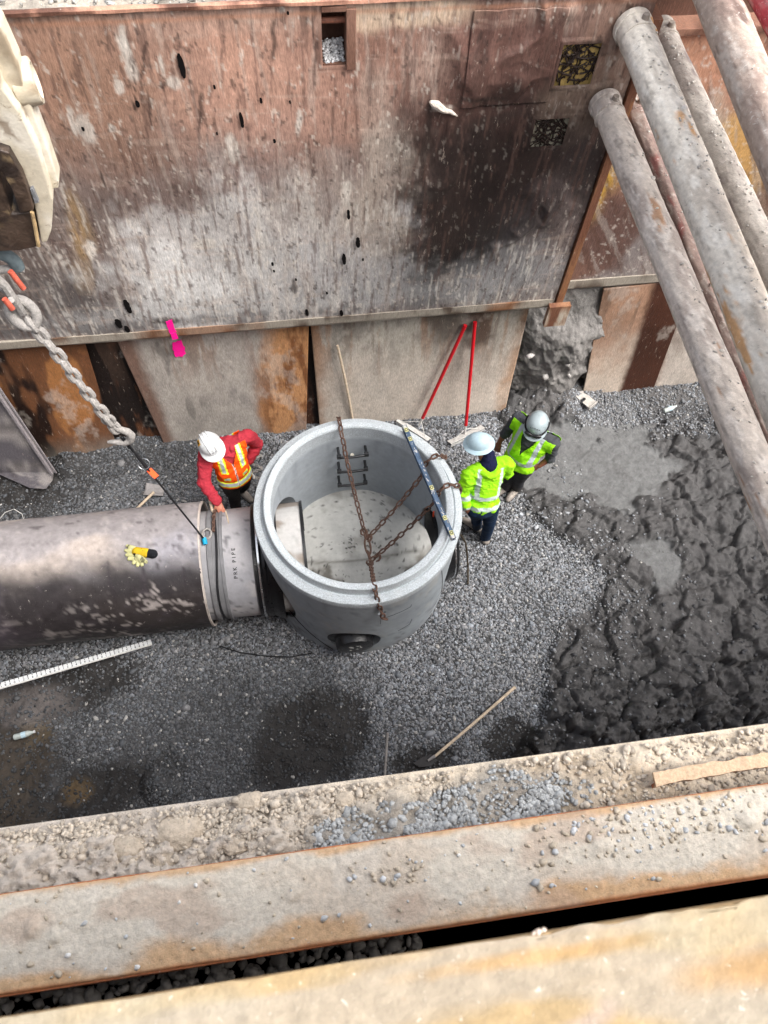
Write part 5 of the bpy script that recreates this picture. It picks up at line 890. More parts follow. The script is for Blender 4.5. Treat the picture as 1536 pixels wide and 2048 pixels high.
b = MB(); c_ = Vector(at(500, 955, .05)); b.tube([c_+Vector((.05*math.cos(a_), .05*math.sin(a_), .01)) for a_ in np.linspace(-.6, 4.2, 14)], .012, 8); b.build('hook', M_alu, t, True); settle(t)
# white surveying rod with marks
t = thing('survey_rod', 'white graduated surveying rod with black figures lying beside the casing pipe', 'survey rod', at(150, 1328, .2))
A = Vector(at(303, 1284, .10)); E_ = Vector(at(-70, 1392, .36)); d = (E_-A); L_ = d.length; d.normalize(); s_ = d.cross(Vector((0, 0, 1))).normalized(); up = s_.cross(d); R_ = Matrix((d, s_, up)).transposed()
b = MB(); b.box((A+E_)/2, (L_, .056, .03), R_, .004); b.build('rod', M_white, t); b = MB(); b.box((A+E_)/2+up*.012+s_*-.035, (L_, .016, .012), R_, .003); b.build('rod_rail', M_alu, t)
nd = int(L_/.045)
for k in range(1, nd):
    c_ = A+d*(k*.045)+up*.0157; b = MB(); b.box(c_+s_*.016, (.008, .020 if k % 2 else .012, .001), R_); b.build('graduation', M_ink, t)
    if k % 1 == 0:
        M = Matrix(((-d.x, -s_.x, up.x, (c_-s_*.010).x), (-d.y, -s_.y, up.y, (c_-s_*.010).y), (-d.z, -s_.z, up.z, (c_-s_*.010).z), (0, 0, 0, 1))); text_mesh(str((nd-k) % 10), .034, M, M_ink, t, 'numeral', .0006)
settle(t)
# pink sprayed stripe: two thin flat marks, on the panel face and on the sheet
t = thing('paint_mark', 'bright pink sprayed paint stripe running down the wall edge and onto the grey sheet', 'paint mark', aty(350, 680, 5.55))
def mark(pts, Yp, sl, nm):
    c_ = np.mean(np.array(pts, float), 0); jr = random.Random(5); q_ = []
    for i in range(len(pts)):
        for k in range(5): p_ = np.array(pts[i], float)*(1-k/5)+np.array(pts[(i+1) % len(pts)], float)*k/5; q_.append(tuple(p_+np.array([jr.uniform(-1, 1), jr.uniform(-1.4, 1.4)])))
    pts = q_; P = [Vector(aty(px, py, Yp, sl)) for px, py in pts]; b = MB(); b.prism(P, (0, -.0025, 0)); b.build(nm, M_pink, t)
mark([(331, 642), (343, 639), (353, 664), (340, 667)], 5.582, 0, 'upper_stripe'); mark([(345, 684), (362, 680), (369, 694), (371, 706), (363, 714), (350, 713), (346, 700)], 5.546, SLP, 'lower_stripe')
P = [Vector(q) for q in (aty(341, 667, 5.580), aty(352, 665, 5.580), aty(357, 677, 5.580), aty(345, 679, 5.580))]; b = MB(); b.prism(P, (0, -.004, -.002)); b.build('edge_stripe', M_pink, t); settle(t)
# ------------------------------------------------------------------ excavator quick coupler and bucket corner, top left
M_cream = pmat('cream_paint', .6, .25, 50, .16, 14, .35, chips=((16, .62, .6, (128, 108, 84)), (50, .64, .7, (70, 60, 52)), (26, .66, .4, (222, 216, 204)))); M_bkt = pmat('bucket_steel', .5, .5, 30, .4, 12, .5)
t = thing('excavator_coupler', 'cream painted excavator coupler with dark worn steel wedge hanging at the top left', 'excavator coupler', aty(40, 300, 4.1))
YX = 4.1
def pp(l, Y=YX): return [Vector(aty(px, py, Y)) for px, py in l]
def solid(name, l, Y, th, mat, colf, bev=.012, parent=t, cuts=6):
    b = MB(); b.prism(pp(l, Y), (0, th, 0)); bm = bmesh.new(); mt_ = bpy.data.meshes.new(name); mt_.from_pydata(b.v, [], b.f); bm.from_mesh(mt_); bmesh.ops.recalc_face_normals(bm, faces=bm.faces[:])
    bmesh.ops.bevel(bm, geom=bm.edges[:], offset=bev, segments=3, affect='EDGES', profile=.6); bmesh.ops.triangulate(bm, faces=bm.faces[:]); 
    for _ in range(cuts):
        lg = [e for e in bm.edges if e.calc_length() > .05]
        if not lg: break
        bmesh.ops.subdivide_edges(bm, edges=lg, cuts=1); bmesh.ops.triangulate(bm, faces=bm.faces[:])
    bm.to_mesh(mt_); bm.free(); V = np.array([q.co[:] for q in mt_.vertices]); setcol(mt_, colf(V)); o = link(name, mt_, mat, parent); shade_auto(o, 35); return o
def cream(P):
    n = fbm(P[:, 0]*4, P[:, 1]*4, P[:, 2]*1.5, 60, 5, .6); c = np.broadcast_to(lin((196, 186, 166)), (len(P), 3)).copy(); c = mixc(c, lin((140, 124, 102)), ss(.05, .3, n)*.85); c = mixc(c, lin((212, 206, 194)), ss(.2, .5, fbm(P[:, 0]*9, P[:, 1]*9, P[:, 2]*3, 62, 4))*.6); c = mixc(c, lin((110, 90, 70)), ss(.5, .65, fbm(P[:, 0]*11, P[:, 1]*11, P[:, 2]*4, 64, 4))*.7); return c
def bkt(P):
    n = fbm(P[:, 0]*6, P[:, 1]*6, P[:, 2]*6, 66, 5, .6); c = np.broadcast_to(lin((70, 56, 46)), (len(P), 3)).copy(); c = mixc(c, lin((36, 28, 24)), ss(-.1, .4, n)*.9); c = mixc(c, lin((150, 128, 96)), ss(.35, .6, fbm(P[:, 0]*14, P[:, 1]*14, P[:, 2]*14, 68, 4, .65))*.7); return c
solid('side_plate', [(-150, -60), (-60, -30), (2, 55), (36, 130), (52, 190), (76, 250), (96, 300), (118, 366), (117, 377), (98, 378), (72, 330), (40, 250), (10, 190), (-60, 100), (-150, 60)], YX+.02, .14, M_cream, cream, .012)
solid('cheek_plate', [(-150, 90), (-20, 110), (6, 180), (40, 225), (76, 300), (98, 372), (106, 400), (103, 462), (94, 485), (82, 486), (76, 450), (70, 418), (58, 380), (40, 340), (18, 298), (-20, 285), (-150, 260)], YX-.06, .13, M_cream, cream, .014)
b = MB(); c_ = Vector(aty(52, 168, YX+.12)); s0 = mpp(c_); b.lathe([(0, 0), (42*s0, 0), (44*s0, .01), (44*s0, .105), (42*s0, .115), (33*s0, .12), (31*s0, .105), (28*s0, .10), (0, .10)], c_-Vector((.06, 0, 0)), (1, .16, .06), 48); b.build('pin_boss', M_cream, t, True, cream)
solid('wedge_bar', [(-160, 280), (0, 300), (18, 306), (44, 350), (60, 392), (68, 420), (40, 428), (24, 380), (4, 345), (-160, 320)], YX-.12, .12, M_bkt, bkt, .01)
solid('hook_body', [(-160, 330), (-6, 350), (14, 400), (24, 428), (64, 424), (74, 470), (78, 494), (40, 502), (-160, 512)], YX-.10, .35, M_bkt, bkt, .016)
solid('latch', [(60, 380), (66, 378), (78, 405), (70, 408)], YX-.09, .05, M_bkt, lambda P: np.broadcast_to(lin((120, 122, 126)), (len(P), 3)), .003)
b = MB(); b.tube([aty(64, 424, YX-.12), aty(70, 452, YX-.12), aty(77, 492, YX-.12)], .012, 8); b.build('rim_seam', M_bkt, t, True, lin((176, 150, 110)))
settle(t)
t = thing('shackle', 'grey lifting shackle hanging just under the dark coupler wedge', 'shackle', aty(6, 520, 4.15)); b = MB(); c_ = Vector(aty(4, 528, 4.15)); b.tube([c_+Vector((.10*math.cos(a_), -.02, .12*math.sin(a_))) for a_ in np.linspace(-.2, 3.4, 16)], .045, 12); b.build('bow', pmat('shackle_grey', .7, .4, 40, .3, 20, .4, col=lin((96, 108, 112))), t, True)
b = MB(); b.tube([c_+Vector((-.13, -.02, -.03)), c_+Vector((.13, -.02, -.03))], .03, 12); b.build('pin', M_greychain, t, True); settle(t)
# ------------------------------------------------------------------ blob modelling for glove and people
def cone(b, p0, p1, r0, r1, n=14):
    p0, p1 = Vector(p0), Vector(p1); d = p1-p0; L_ = max(d.length, 1e-4); d.normalize(); pts = []; rr = []
    for k in range(6): a_ = -math.pi/2+math.pi/2*k/5*.98; pts.append(p0+d*r0*math.sin(a_)); rr.append(max(.0008, r0*math.cos(a_)))
    for k in range(6): a_ = .02+math.pi/2*k/5*.98; pts.append(p1+d*r1*math.sin(a_)); rr.append(max(.0008, r1*math.cos(a_)))
    b.tube(pts, rr, n)
def elo(b, c, R, s):                                     # oriented ellipsoid
    bm = bmesh.new(); bmesh.ops.create_icosphere(bm, subdivisions=3, radius=1); V = [Matrix(R)@Vector((v.co.x*s[0], v.co.y*s[1], v.co.z*s[2]))+Vector(c) for v in bm.verts]; F = [[v.index for v in f.verts] for f in bm.faces]; bm.free(); b.add(V, F)
def blobmesh(b, name, vox, mat, parent, colf=None, sm=6, wr=0.0, wf=9, delf=None, seed=0, thick=0.0):
    o = b.build('tmp', None); md = o.modifiers.new('r', 'REMESH'); md.mode = 'VOXEL'; md.voxel_size = vox; md.use_smooth_shade = True
    md = o.modifiers.new('s', 'SMOOTH'); md.factor = .5; md.iterations = sm
    n = evalmesh(o, name, mat, parent, None, True, None); me = n.data; V = np.array([v.co[:] for v in me.vertices])
    if wr:
        N_ = np.array([v.normal[:] for v in me.vertices]); w = (ridge(V[:, 0]*wf+1.5*fbm(V[:, 1]*4, V[:, 2]*4, 0, seed, 2), V[:, 1]*wf*.7+V[:, 2]*wf, seed, 3)-.4); V = V+N_*(w*wr)[:, None]; me.vertices.foreach_set('co', V.astype(np.float32).ravel()); me.update()
    if colf: setcol(me, colf(V))
    if delf is not None:
        bm = bmesh.new(); bm.from_mesh(me); kill = delf(np.array([f.calc_center_median()[:] for f in bm.faces])); bm.faces.ensure_lookup_table(); bmesh.ops.delete(bm, geom=[f for f, k in zip(bm.faces, kill) if k], context='FACES'); bm.to_mesh(me); bm.free()
    if thick: md = n.modifiers.new('t', 'SOLIDIFY'); md.thickness = thick; md.offset = 1
    return n
# pair of work gloves on the casing
t = thing('work_gloves', 'pair of yellow and black work gloves lying on top of the casing pipe', 'gloves', at(278, 1112, 1.36))
def onpipe(px, py):                                       # point on the casing's upper surface
    o_ = np.array([0, 0, HC]); d_ = ray(px, py); a_ = d_[1]**2+d_[2]**2; b_ = 2*(d_[1]*(o_[1]-CY)+d_[2]*(o_[2]-CZ)); c_ = (o_[1]-CY)**2+(o_[2]-CZ)**2-(CR_+.012)**2; k_ = (-b_-math.sqrt(b_*b_-4*a_*c_))/(2*a_); return Vector(o_+d_*k_)
g1 = MB(); g0 = MB(); gc = MB()
cu0, cu1 = onpipe(306, 1108), onpipe(293, 1106); palm = onpipe(274, 1104)
cone(gc, cu0, cu1, .048, .045); cone(g0, cu1, palm, .05, .052)
for k, (fx, fy, L_) in enumerate([(253, 1092, 1), (250, 1101, 1), (252, 1110, 1), (256, 1118, 1)]): cone(g1, onpipe(268, 1096+k*7), onpipe(fx+2, fy), .022, .019)
for k, (fx, fy) in enumerate([(267, 1128), (275, 1133), (284, 1132), (292, 1126)]): cone(g1, onpipe(274+k*3, 1114), onpipe(fx, fy-2), .021, .018)
cone(g1, palm, onpipe(282, 1118), .045, .04)
blobmesh(gc, 'cuff', .006, M_cloth, t, lambda P: np.broadcast_to(lin((24, 26, 30)), (len(P), 3)), 3)
blobmesh(g0, 'knuckle_guard', .006, M_cloth, t, lambda P: mixc(np.broadcast_to(lin((188, 158, 34)), (len(P), 3)).copy(), lin((30, 30, 30)), ss(.35, .5, fbm(P[:, 0]*30, P[:, 1]*30, 0, 3, 3))), 3)
blobmesh(g1, 'fingers', .005, M_cloth, t, lambda P: mixc(np.broadcast_to(lin((178, 176, 128)), (len(P), 3)).copy(), lin((70, 70, 56)), .8*ss(.2, .5, fbm(P[:, 0]*25, P[:, 1]*25, P[:, 2]*10, 4, 3))), 3)
settle(t)
# ------------------------------------------------------------------ people
def frame(a, up, fw):                                     # columns right, forward, up
    up = Vector(up).normalized(); fw = Vector(fw); fw = (fw-up*fw.dot(up)).normalized(); r = fw.cross(up); return Matrix((r, fw, up)).transposed()
def hand(b, w, tip, palmn, r=1.0, curl=.5, right=True, spread=1.0):
    w, tip = Vector(w), Vector(tip); d = (tip-w).normalized(); n = Vector(palmn); n = (n-d*n.dot(d)).normalized(); s = d.cross(n)*(1 if right else -1)
    Rm = Matrix((s, d, n)).transposed(); elo(b, w+d*.05*r, Rm, (.042*r, .055*r, .017*r))
    for k, (off, L_, rt) in enumerate([(-.031, .072, .0095), (-.010, .082, .010), (.011, .076, .0095), (.031, .060, .0085)]):
        base = w+d*.088*r+s*off*r; a1 = curl*.6; a2 = curl*1.5; q1 = base+(d*math.cos(a1)+n*math.sin(a1)+s*off*2*spread)*L_*.5*r; q2 = q1+(d*math.cos(a2)+n*math.sin(a2))*L_*.3*r; q3 = q2+(d*math.cos(a2+.5)+n*math.sin(a2+.5))*L_*.25*r
        cone(b, base-d*.02*r, q1, rt*r*1.1, rt*r, 10); cone(b, q1, q2, rt*r, rt*r*.95, 10); cone(b, q2, q3, rt*r*.95, rt*r*.8, 10)
    th0_ = w+d*.035*r-s*.034*r; th1 = th0_+(d*.7-s*.6+n*.4)*.04*r; cone(b, th0_, th1, .013*r, .011*r, 10); cone(b, th1, th1+(d*.95-s*.05+n*.5)*.032*r, .011*r, .009*r, 10)
def headmesh(b, c, Rm, k=1.0):
    c = Vector(c); f, u, r = Rm.col[1], Rm.col[2], Rm.col[0]
    elo(b, c+u*.015, Rm, (.077, .095, .105)); elo(b, c+f*.03-u*.055, Rm, (.058, .062, .058)); cone(b, c+f*.09+u*.02, c+f*.112-u*.018, .009, .014, 8); elo(b, c+f*.085-u*.055, Rm, (.026, .013, .009)); elo(b, c+f*.078-u*.093, Rm, (.026, .02, .017))
    for s in (-1, 1): elo(b, c+r*s*.078-u*.005, Rm, (.010, .022, .034)); elo(b, c+f*.078+r*s*.032-u*.02, Rm, (.022, .018, .018)); elo(b, c+f*.086+r*s*.030+u*.026, Rm, (.024, .01, .008))
def person(name, J, st):
    J = {k: Vector(at(*v)) if not isinstance(v, Vector) else v for k, v in J.items()}
    t = thing(name, st['label'], 'person', (J['ankR']+J['ankL'])/2*Vector((1, 1, 0)) if False else ((J['ankR']+J['ankL'])/2).to_tuple()[:2]+(0,))
    up = (J['neck']-J['pelvis']).normalized(); rt = (J['shR']-J['shL']).normalized(); fw = up.cross(rt).normalized(); T = frame(None, up, fw)
    Lt = (J['neck']-J['pelvis']).length; P0 = J['pelvis']; r_ = T.col[0]; hipR, hipL = P0+r_*.095-up*.03, P0-r_*.095-up*.03
    Hf = Vector(st['face']); Hu = Vector(st['hup']).normalized(); HM = frame(None, Hu, Hf)
    HC_ = J['head']
    def torso(b, g, arms=True, low=True):
        elo(b, P0+up*Lt*.70+fw*.0, T, (.180+g, .115+g, .20+g)); elo(b, P0+up*Lt*.38+fw*.015, T, (.160+g, .120+g+st.get('belly', 0), .19+g)); elo(b, P0+up*Lt*.06, T, (.168+g, .120+g, .13+g))
        for s_, sh in ((1, J['shR']), (-1, J['shL'])): cone(b, P0+up*Lt*.90+r_*s_*.05, sh, .068+g, .066+g)
    b = MB(); torso(b, 0); cone(b, P0+up*Lt*.92, HC_-HM.col[2]*.06, .058, .052); headmesh(b, HC_, HM)
    for s_ in 'RL':
        cone(b, J['sh'+s_], J['el'+s_], .054, .043); cone(b, J['el'+s_], J['wr'+s_], .043, .028); hp = hipR if s_ == 'R' else hipL
        cone(b, hp, J['kn'+s_], .085, .058); cone(b, J['kn'+s_], J['ank'+s_], .056, .04)
        hand(b, J['wr'+s_], J['hd'+s_], st['palm'+s_], 1.05, st['curl'+s_], s_ == 'R')
    blobmesh(b, 'body', .0075, st['skin'], t, None, 4)
    tc = st['trouser']; b = MB()
    elo(b, P0+up*.0, T, (.178, .132, .15))
    for s_ in 'RL': hp = hipR if s_ == 'R' else hipL; cone(b, hp, J['kn'+s_], .100, .074); cone(b, J['kn'+s_], J['ank'+s_], .072, .064)
    blobmesh(b, 'trousers', .012, M_cloth, t, lambda P: np.clip(mixc(np.broadcast_to(lin(tc), (len(P), 3)).copy(), lin(st.get('muck', (96, 92, 88))), ss(.3, .05, P[:, 2]+.15*fbm(P[:, 0]*8, P[:, 1]*8, P[:, 2]*8, 3, 3))*.7)*(1+.2*fbm(P[:, 0]*9, P[:, 1]*9, P[:, 2]*9, 5, 4))[:, None], .004, 1), 5, .012, 11, None, 3)
    for s_ in 'RL':
        b = MB(); a_ = J['ank'+s_]; to = J['toe'+s_]; d_ = (to-a_); d_.z = 0; d_.normalize(); a0 = Vector((a_.x, a_.y, .06)); cone(b, a0+Vector((0, 0, .14)), a0, .058, .052); cone(b, a0-d_*.04, a0+d_*.15+Vector((0, 0, -.01)), .050, .044); cone(b, a0+d_*.10, a0+d_*.19+Vector((0, 0, -.012)), .046, .036)
        bt = blobmesh(b, 'boot', .009, M_boot, t, None, 3)
        b = MB(); b.tube([a0-d_*.07+Vector((0, 0, -.052)), a0+d_*.05+Vector((0, 0, -.052)), a0+d_*.20+Vector((0, 0, -.052))], [.038, .045, .036], 12); o = b.build('sole', M_black, bt, True); 
    # shirt / hoodie with sleeves
    b = MB(); torso(b, .014)
    for s_ in 'RL':
        e_ = J['el'+s_]; cone(b, J['sh'+s_], e_, .070+st.get('bulk', 0), .058+st.get('bulk', 0))
        if st['sleeve'] > 0: cone(b, e_, e_.lerp(J['wr'+s_], st['sleeve']), .057+st.get('bulk', 0), .046+st.get('bulk', 0)*.6)
    if st.get('hood'): # collapsed hood behind the neck
        for k in range(9): a_ = math.radians(-150+k*37.5); q = P0+up*(Lt*.97)+r_*math.sin(a_)*.105-fw*math.cos(a_)*.09; a2 = math.radians(-150+(k+1)*37.5); q2 = P0+up*(Lt*.97)+r_*math.sin(a2)*.105-fw*math.cos(a2)*.09; (cone(b, q, q2, .038, .038) if k < 8 else None)
    sc = st['shirt']; scf = st.get('shirtf')
    loc = lambda P: ((P-np.array(P0))@np.array(r_), (P-np.array(P0))@np.array(up)/Lt, (P-np.array(P0))@np.array(fw))
    def shf(P):
        c = np.broadcast_to(lin(sc), (len(P), 3)).copy()
        if scf: c = scf(c, P, *loc(P))
        return np.clip(c*(1+.10*fbm(P[:, 0]*14, P[:, 1]*14, P[:, 2]*14, 8, 4))[:, None], .003, 1)
    blobmesh(b, st.get('shirtname', 'shirt'), .009, M_cloth, t, shf, 5, st.get('wr', .012), 12, (lambda P: st['shirtdel'](*loc(P), P)) if st.get('shirtdel') else None, 9)
    if st.get('vest'):
        b = MB(); torso(b, .030)
        for s_ in 'RL': cone(b, J['sh'+s_]-r_*(.01 if s_ == 'R' else -.01), J['sh'+s_].lerp(J['el'+s_], st.get('vsh', .06)), .086, .086)
        blobmesh(b, 'vest', .008, M_cloth, t, lambda P: np.clip(st['vest'](P, *loc(P)), .003, 1), 5, .022, 9, lambda P: st['vestdel'](*loc(P), P), 21, .004)
    return t, J, T, HM, Lt, loc
def helmet(par, c, HM, mat, full=False, ribs=True, tilt=0.0, extra=None, k=1.0):
    c = Vector(c); f, u, r = HM.col[1], HM.col[2], HM.col[0]; n, m = 40, 14; V = []; F = []
    for i in range(m+1):
        ph = math.pi/2*i/m
        for j in range(n):
            a_ = 2*math.pi*j/n; rx, ry = .118*k, .140*k; rad = math.cos(ph)**.85 if i < m else 0.0; z = .135*k*math.sin(ph)**.95
            rib = 1+.035*math.exp(-((abs(math.sin(a_)))/.16)**2)*math.sin(ph*1.6)*(0 if full or not ribs else 1)
            V.append(c+r*math.sin(a_)*rx*rad+f*math.cos(a_)*ry*rad+u*z*rib)
    for i in range(m):
        for j in range(n): F.append((i*n+j, i*n+(j+1) % n, (i+1)*n+(j+1) % n, (i+1)*n+j))
    b = MB(); b.add(V, F); sh = b.build('helmet', mat, par, True)
    me = sh.data; b = MB(); V = []; F = []
    for j in range(n+1):
        a_ = 2*math.pi*j/n; fr = max(0, math.cos(a_)); w = (.048 if full else .010+.055*fr**1.3)*k; dz = (-.014 if full else -.012-.012*fr)*k
        for (o_, z_) in ((0, .004), (w, dz), (w, dz-.004), (0, -.004)): V.append(c+r*math.sin(a_)*(.117*k+o_)+f*math.cos(a_)*(.139*k+o_)+u*z_)
    for j in range(n):
        for q in range(4): F.append((j*4+q, j*4+(q+1) % 4, (j+1)*4+(q+1) % 4, (j+1)*4+q))
    b.add(V, F); b.build('brim', mat, sh, True)
    if not full and ribs:
        for s_ in (-.035, 0, .035):
            b = MB(); b.tube([c+r*s_*k+f*.139*k*math.cos(ph)**.85*.99+u*(.133*k*math.sin(ph)**.95+.004) if True else c for ph in np.linspace(.35, 1.5, 10)]+[c+r*s_*k-f*.139*k*math.cos(ph)**.85*.99+u*(.133*k*math.sin(ph)**.95+.004) for ph in np.linspace(1.45, .5, 10)], .006*k, 6); b.build('ridge', mat, sh, True)
    return sh
LIMEY, SIL, ORG = lin((146, 216, 28)), lin((176, 184, 188)), lin((255, 88, 14))
# --- A: orange vest over red hoodie, reaching down to the pipe
def vA(P, a, b_, c):
    col = np.broadcast_to(ORG, (len(P), 3)).copy(); band = lambda x, lo, hi: ((x > lo) & (x < hi))*1.0
    aa = np.abs(a)
    yl = np.maximum(band(b_, .03, .17), band(aa, .075, .145)*(b_ > .48)); sv = np.maximum(band(b_, .06, .14), band(aa, .092, .128)*(b_ > .50))
    yl = np.maximum(yl, band(b_, .30, .42)*band(aa, .06, .135)*(c > 0)*.0); col = mixc(col, lin((236, 250, 60)), yl); col = mixc(col, SIL, sv)
    pk = band(b_, .26, .36)*band(aa, .07, .14)*(c > 0); col = mixc(col, lin((236, 250, 60)), pk); col = mixc(col, SIL, band(b_, .28, .34)*band(aa, .08, .13)*(c > 0))
    zp = (c > 0)*band(aa, -.01, .008); col = mixc(col, lin((225, 215, 210)), zp); col = mixc(col, lin((40, 30, 30)), (c > 0)*band(aa, -.01, .003)); return col*(1+.08*fbm(P[:, 0]*12, P[:, 1]*12, P[:, 2]*12, 3, 3))[:, None]
def vdelA(a, b_, c, P): return (b_ < -.02) | (b_ > 1.02) | ((c > -.02) & (np.abs(a) < .085*ss(.62, 1.0, b_)+.0)) | ((np.abs(a) < .075) & (b_ > .93)) | (np.abs(a) > .215)
tA, JA, TA, HA, LA, locA = person('person', dict(head=(420, 890, 1.58), neck=(449, 890, 1.47), pelvis=(470, 955, .93), shR=(412, 910, 1.41), shL=(494, 872, 1.43), elR=(408, 966, 1.24), wrR=(434, 1003, 1.17), hdR=(444, 1024, 1.13), elL=(514, 888, 1.15), wrL=(499, 920, 1.02), hdL=(487, 936, .96),
    knR=(468, 990, .52), ankR=(473, 1020, .09), toeR=(476, 1040, .04), knL=(488, 968, .50), ankL=(481, 978, .09), toeL=(501, 1000, .04)),
    dict(label='person in a white hard hat, red hoodie and orange vest touching the pipe top', face=(.55, -1, -.55), hup=(-.08, -.25, 1), palmR=(0, .4, -1), palmL=(-.4, .6, 0), curlR=.75, curlL=.6, skin=M_skin, trouser=(56, 54, 54), shirt=(160, 46, 58), shirtname='hoodie', sleeve=.97, bulk=.012, hood=True, vest=vA, vestdel=vdelA, wr=.024))
hA = helmet(tA, JA['head']+HA.col[2]*.03, HA, M_white)
b = MB(); b.tube(ringm(JA['head']+HA.col[2]*.0+Vector((0, 0, -.06)), HA.col[2], .10, .01, 1, HA.col[1]), .008, 6, False, True); b.build('helmet_strap', pmat('neon_edge', .7, .05, 40, .05, 10, .3, col=lin((220, 240, 60))), tA, True)
def decal(par, c, HM, a_, ph, w, h, rgb, name, k=1.0):
    c = Vector(c); f, u, r = HM.col[1], HM.col[2], HM.col[0]; G = []
    for i in range(7):
        for j in range(7):
            aa = a_+w*(i/6-.5); pp_ = ph+h*(j/6-.5); G.append(c+(r*math.sin(aa)*.121*k+f*math.cos(aa)*.143*k)*math.cos(pp_)**.85+u*.139*k*math.sin(pp_)**.95)
    return mesh(name, np.array([g[:] for g in G]), gridF(7, 7), pmat('decal', .5, .02, 30, .05, 10, .4, col=lin(rgb)), par, None, True)
decal(hA, JA['head']+HA.col[2]*.032, HA, 1.9, .75, .62, .42, (214, 160, 30), 'sticker'); decal(hA, JA['head']+HA.col[2]*.034, HA, 1.9, .75, .34, .24, (40, 32, 24), 'sticker_emblem', 1.01); decal(hA, JA['head']+HA.col[2]*.032, HA, .1, .42, .7, .13, (150, 152, 156), 'front_badge')
# marker pen in the right hand
wR, hR = JA['wrR'], JA['hdR']; settle(tA)
t = thing('marker_pen', 'thin dark pointed tool held in the hand of the orange vest worker', 'pen', hR); tipp = Vector(at(458, 1048, PZ+PR+.01)); st_ = Vector(at(451, 1022, PZ+PR+.16)); b = MB(); b.tube([st_, st_.lerp(tipp, .8), tipp], [.008, .008, .003], 8); b.build('barrel', M_wood, t, True); settle(t)
# --- B: lime jacket seen from behind, pale blue full brim hat
def jB(c0, P, a, b_, c):
    col = np.broadcast_to(LIMEY, (len(P), 3)).copy(); band = lambda x, lo, hi: ((x > lo) & (x < hi))*1.0; aa = np.abs(a)
    col = mixc(col, lin((176, 188, 184)), np.clip(band(b_, .02, .11)+band(b_, .26, .35)+band(aa, .105, .150)*band(b_, .35, .95)*(c < .02), 0, 1)); col = mixc(col, lin((20, 22, 44)), (b_ < -.055)*1.0)
    fr = (c > .055)*(aa < .09)*(b_ > .5); col = mixc(col, lin((22, 24, 48)), fr*1.0); return col
tB, JB, TB, HB, LB, locB = person('person', dict(head=(958, 889, 1.58), neck=(977, 925, 1.43), pelvis=(966, 1012, .93), shR=(1013, 928, 1.38), shL=(938, 952, 1.34), elR=(1012, 945, 1.10), wrR=(990, 925, 1.05), hdR=(975, 912, 1.02), elL=(926, 985, 1.14), wrL=(932, 1012, 1.02), hdL=(938, 1022, .95),
    knR=(978, 1048, .50), ankR=(971, 1074, .09), toeR=(966, 1066, .04), knL=(952, 1030, .50), ankL=(955, 1052, .09), toeL=(938, 1046, .04)),
    dict(label='person seen from behind in a lime hooded jacket and pale blue full brim hard hat', face=(-.7, .35, -.9), hup=(-.22, .12, 1), palmR=(0, 0, -1), palmL=(0, 1, -.4), curlR=.6, curlL=.6, skin=M_skin2, trouser=(24, 42, 66), muck=(60, 62, 66), shirt=(146, 216, 28), shirtname='hi_vis_jacket', sleeve=.92, bulk=.014, shirtf=jB, wr=.038, belly=.01))
# hood lying on the back, dark collar
b = MB(); q0 = JB['neck']; f_, u_, r__ = TB.col[1], TB.col[2], TB.col[0]
for k in range(8):
    a1, a2 = [math.radians(-118+x_*33.7) for x_ in (k, k+1)]; f1, f2 = [1+.9*max(0, math.cos(a_)) for a_ in (a1, a2)]; A1 = q0+r__*math.sin(a1)*.12-f_*math.cos(a1)*.075*f1-u_*.045*f1; A2 = q0+r__*math.sin(a2)*.12-f_*math.cos(a2)*.075*f2-u_*.045*f2
    if k < 7: cone(b, A1, A2, .038, .038)
blobmesh(b, 'hood', .009, M_cloth, tB, lambda P: np.broadcast_to(LIMEY, (len(P), 3)), 4, .014, 12)
b = MB(); cone(b, q0+u_*.02-f_*.0, q0+u_*.08+f_*.03, .085, .072); cone(b, q0-u_*.02, q0+u_*.03+f_*.02, .11, .085); blobmesh(b, 'collar', .009, M_cloth, tB, lambda P: np.broadcast_to(lin((20, 24, 52)), (len(P), 3)), 4, .012, 14)
helmet(tB, JB['head']+HB.col[2]*.03, HB, M_paleblue, True, k=.93); settle(tB)
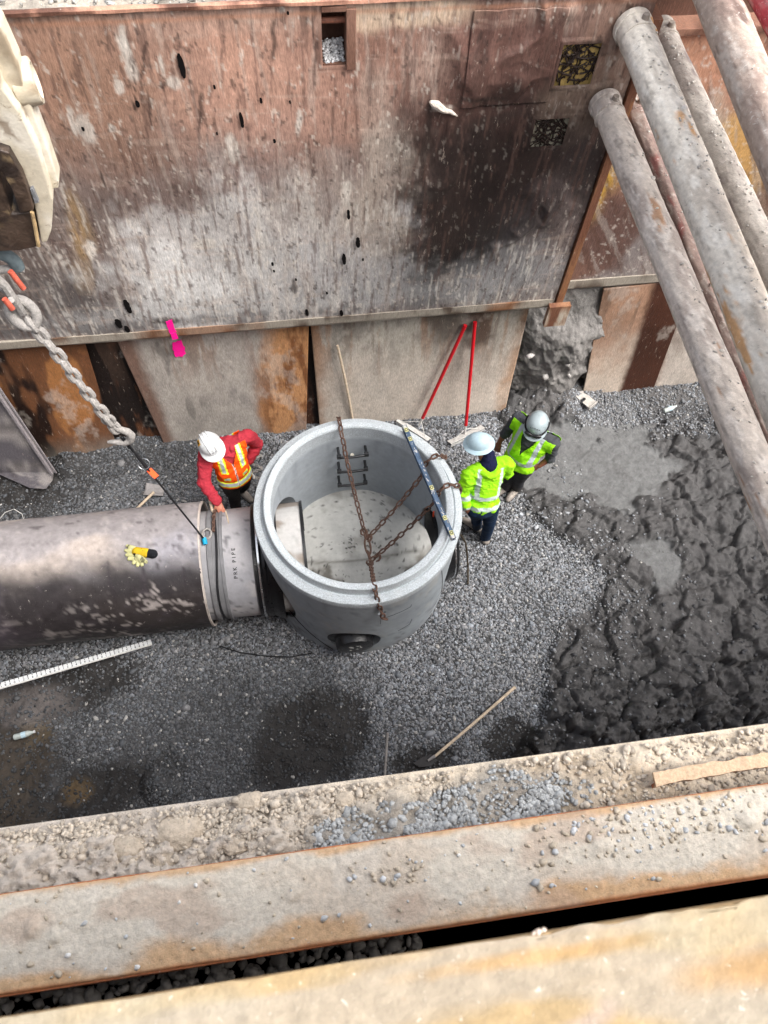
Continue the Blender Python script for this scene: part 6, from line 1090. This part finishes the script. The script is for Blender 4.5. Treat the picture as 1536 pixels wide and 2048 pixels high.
# --- C: grey helmet with goggles, lime vest over dark T-shirt
def vC(P, a, b_, c):
    col = np.broadcast_to(LIMEY, (len(P), 3)).copy(); band = lambda x, lo, hi: ((x > lo) & (x < hi))*1.0; aa = np.abs(a); col = mixc(col, SIL, np.clip(band(b_, .20, .31)+band(aa, .115, .160)*(b_ > .31), 0, 1)); return col*(1+.10*fbm(P[:, 0]*12, P[:, 1]*12, P[:, 2]*12, 3, 3))[:, None]
def vdelC(a, b_, c, P): return (b_ < .0) | (b_ > 1.04) | ((c > -.03) & (np.abs(a) < .085*ss(.42, .95, b_))) | ((np.abs(a) < .08) & (b_ > .93)) | (np.abs(a) > .275)
tC, JC, TC, HCm, LC, locC = person('person', dict(head=(1074, 848, 1.60), neck=(1071, 862, 1.45), pelvis=(1038, 925, .93), shR=(1036, 838, 1.41), shL=(1106, 886, 1.41), elR=(1010, 868, 1.14), wrR=(999, 884, 1.02), hdR=(994, 900, .93), elL=(1100, 916, 1.14), wrL=(1078, 932, 1.03), hdL=(1060, 936, .98),
    knR=(1020, 945, .50), ankR=(1012, 972, .09), toeR=(998, 985, .04), knL=(1040, 955, .50), ankL=(1034, 975, .09), toeL=(1022, 992, .04)),
    dict(label='person in a grey helmet with goggles, lime vest and dark short sleeves, facing the camera', face=(-.55, -1, -.75), hup=(-.20, -.30, 1), palmR=(.5, .5, 0), palmL=(-.2, .8, -.5), curlR=.7, curlL=1.2, skin=M_skin2, trouser=(56, 56, 60), shirt=(66, 68, 72), shirtname='t_shirt', sleeve=0.0, shirtdel=None, vest=vC, vestdel=vdelC, wr=.022, vsh=.22))
hC = helmet(tC, JC['head']+HCm.col[2]*.03, HCm, M_greyshell, ribs=False)
f_, u_, r__ = HCm.col[1], HCm.col[2], HCm.col[0]; hc = JC['head']+u_*.03
b = MB(); b.tube([hc+r__*.121*math.sin(a_)*1.03+f_*.143*math.cos(a_)*1.05+u_*.012 for a_ in np.linspace(-1.9, 1.9, 24)], .011, 8); b.build('goggle_strap', M_rope, hC, True)
b = MB(); b.tube([hc+r__*.09*x_+f_*(.150-.02*x_*x_)+u_*(.014) for x_ in np.linspace(-1, 1, 9)], [.016, .024, .026, .022, .016, .022, .026, .024, .016], 10); b.build('goggles', M_black, hC, True)
for s_ in (-.05, -.025, 0, .025, .05):
    ph = .9; b = MB(); b.box(hc+(f_*.143*math.cos(ph)**.85+r__*s_)+u_*(.137*math.sin(ph)**.95), (.014, .006, .006), HCm, .001); b.build('vent', M_black, hC)
b = MB(); elo(b, JC['head']+f_*.05-u_*.07, HCm, (.062, .055, .055)); blobmesh(b, 'beard', .007, M_ink, tC, None, 2)
settle(tC)
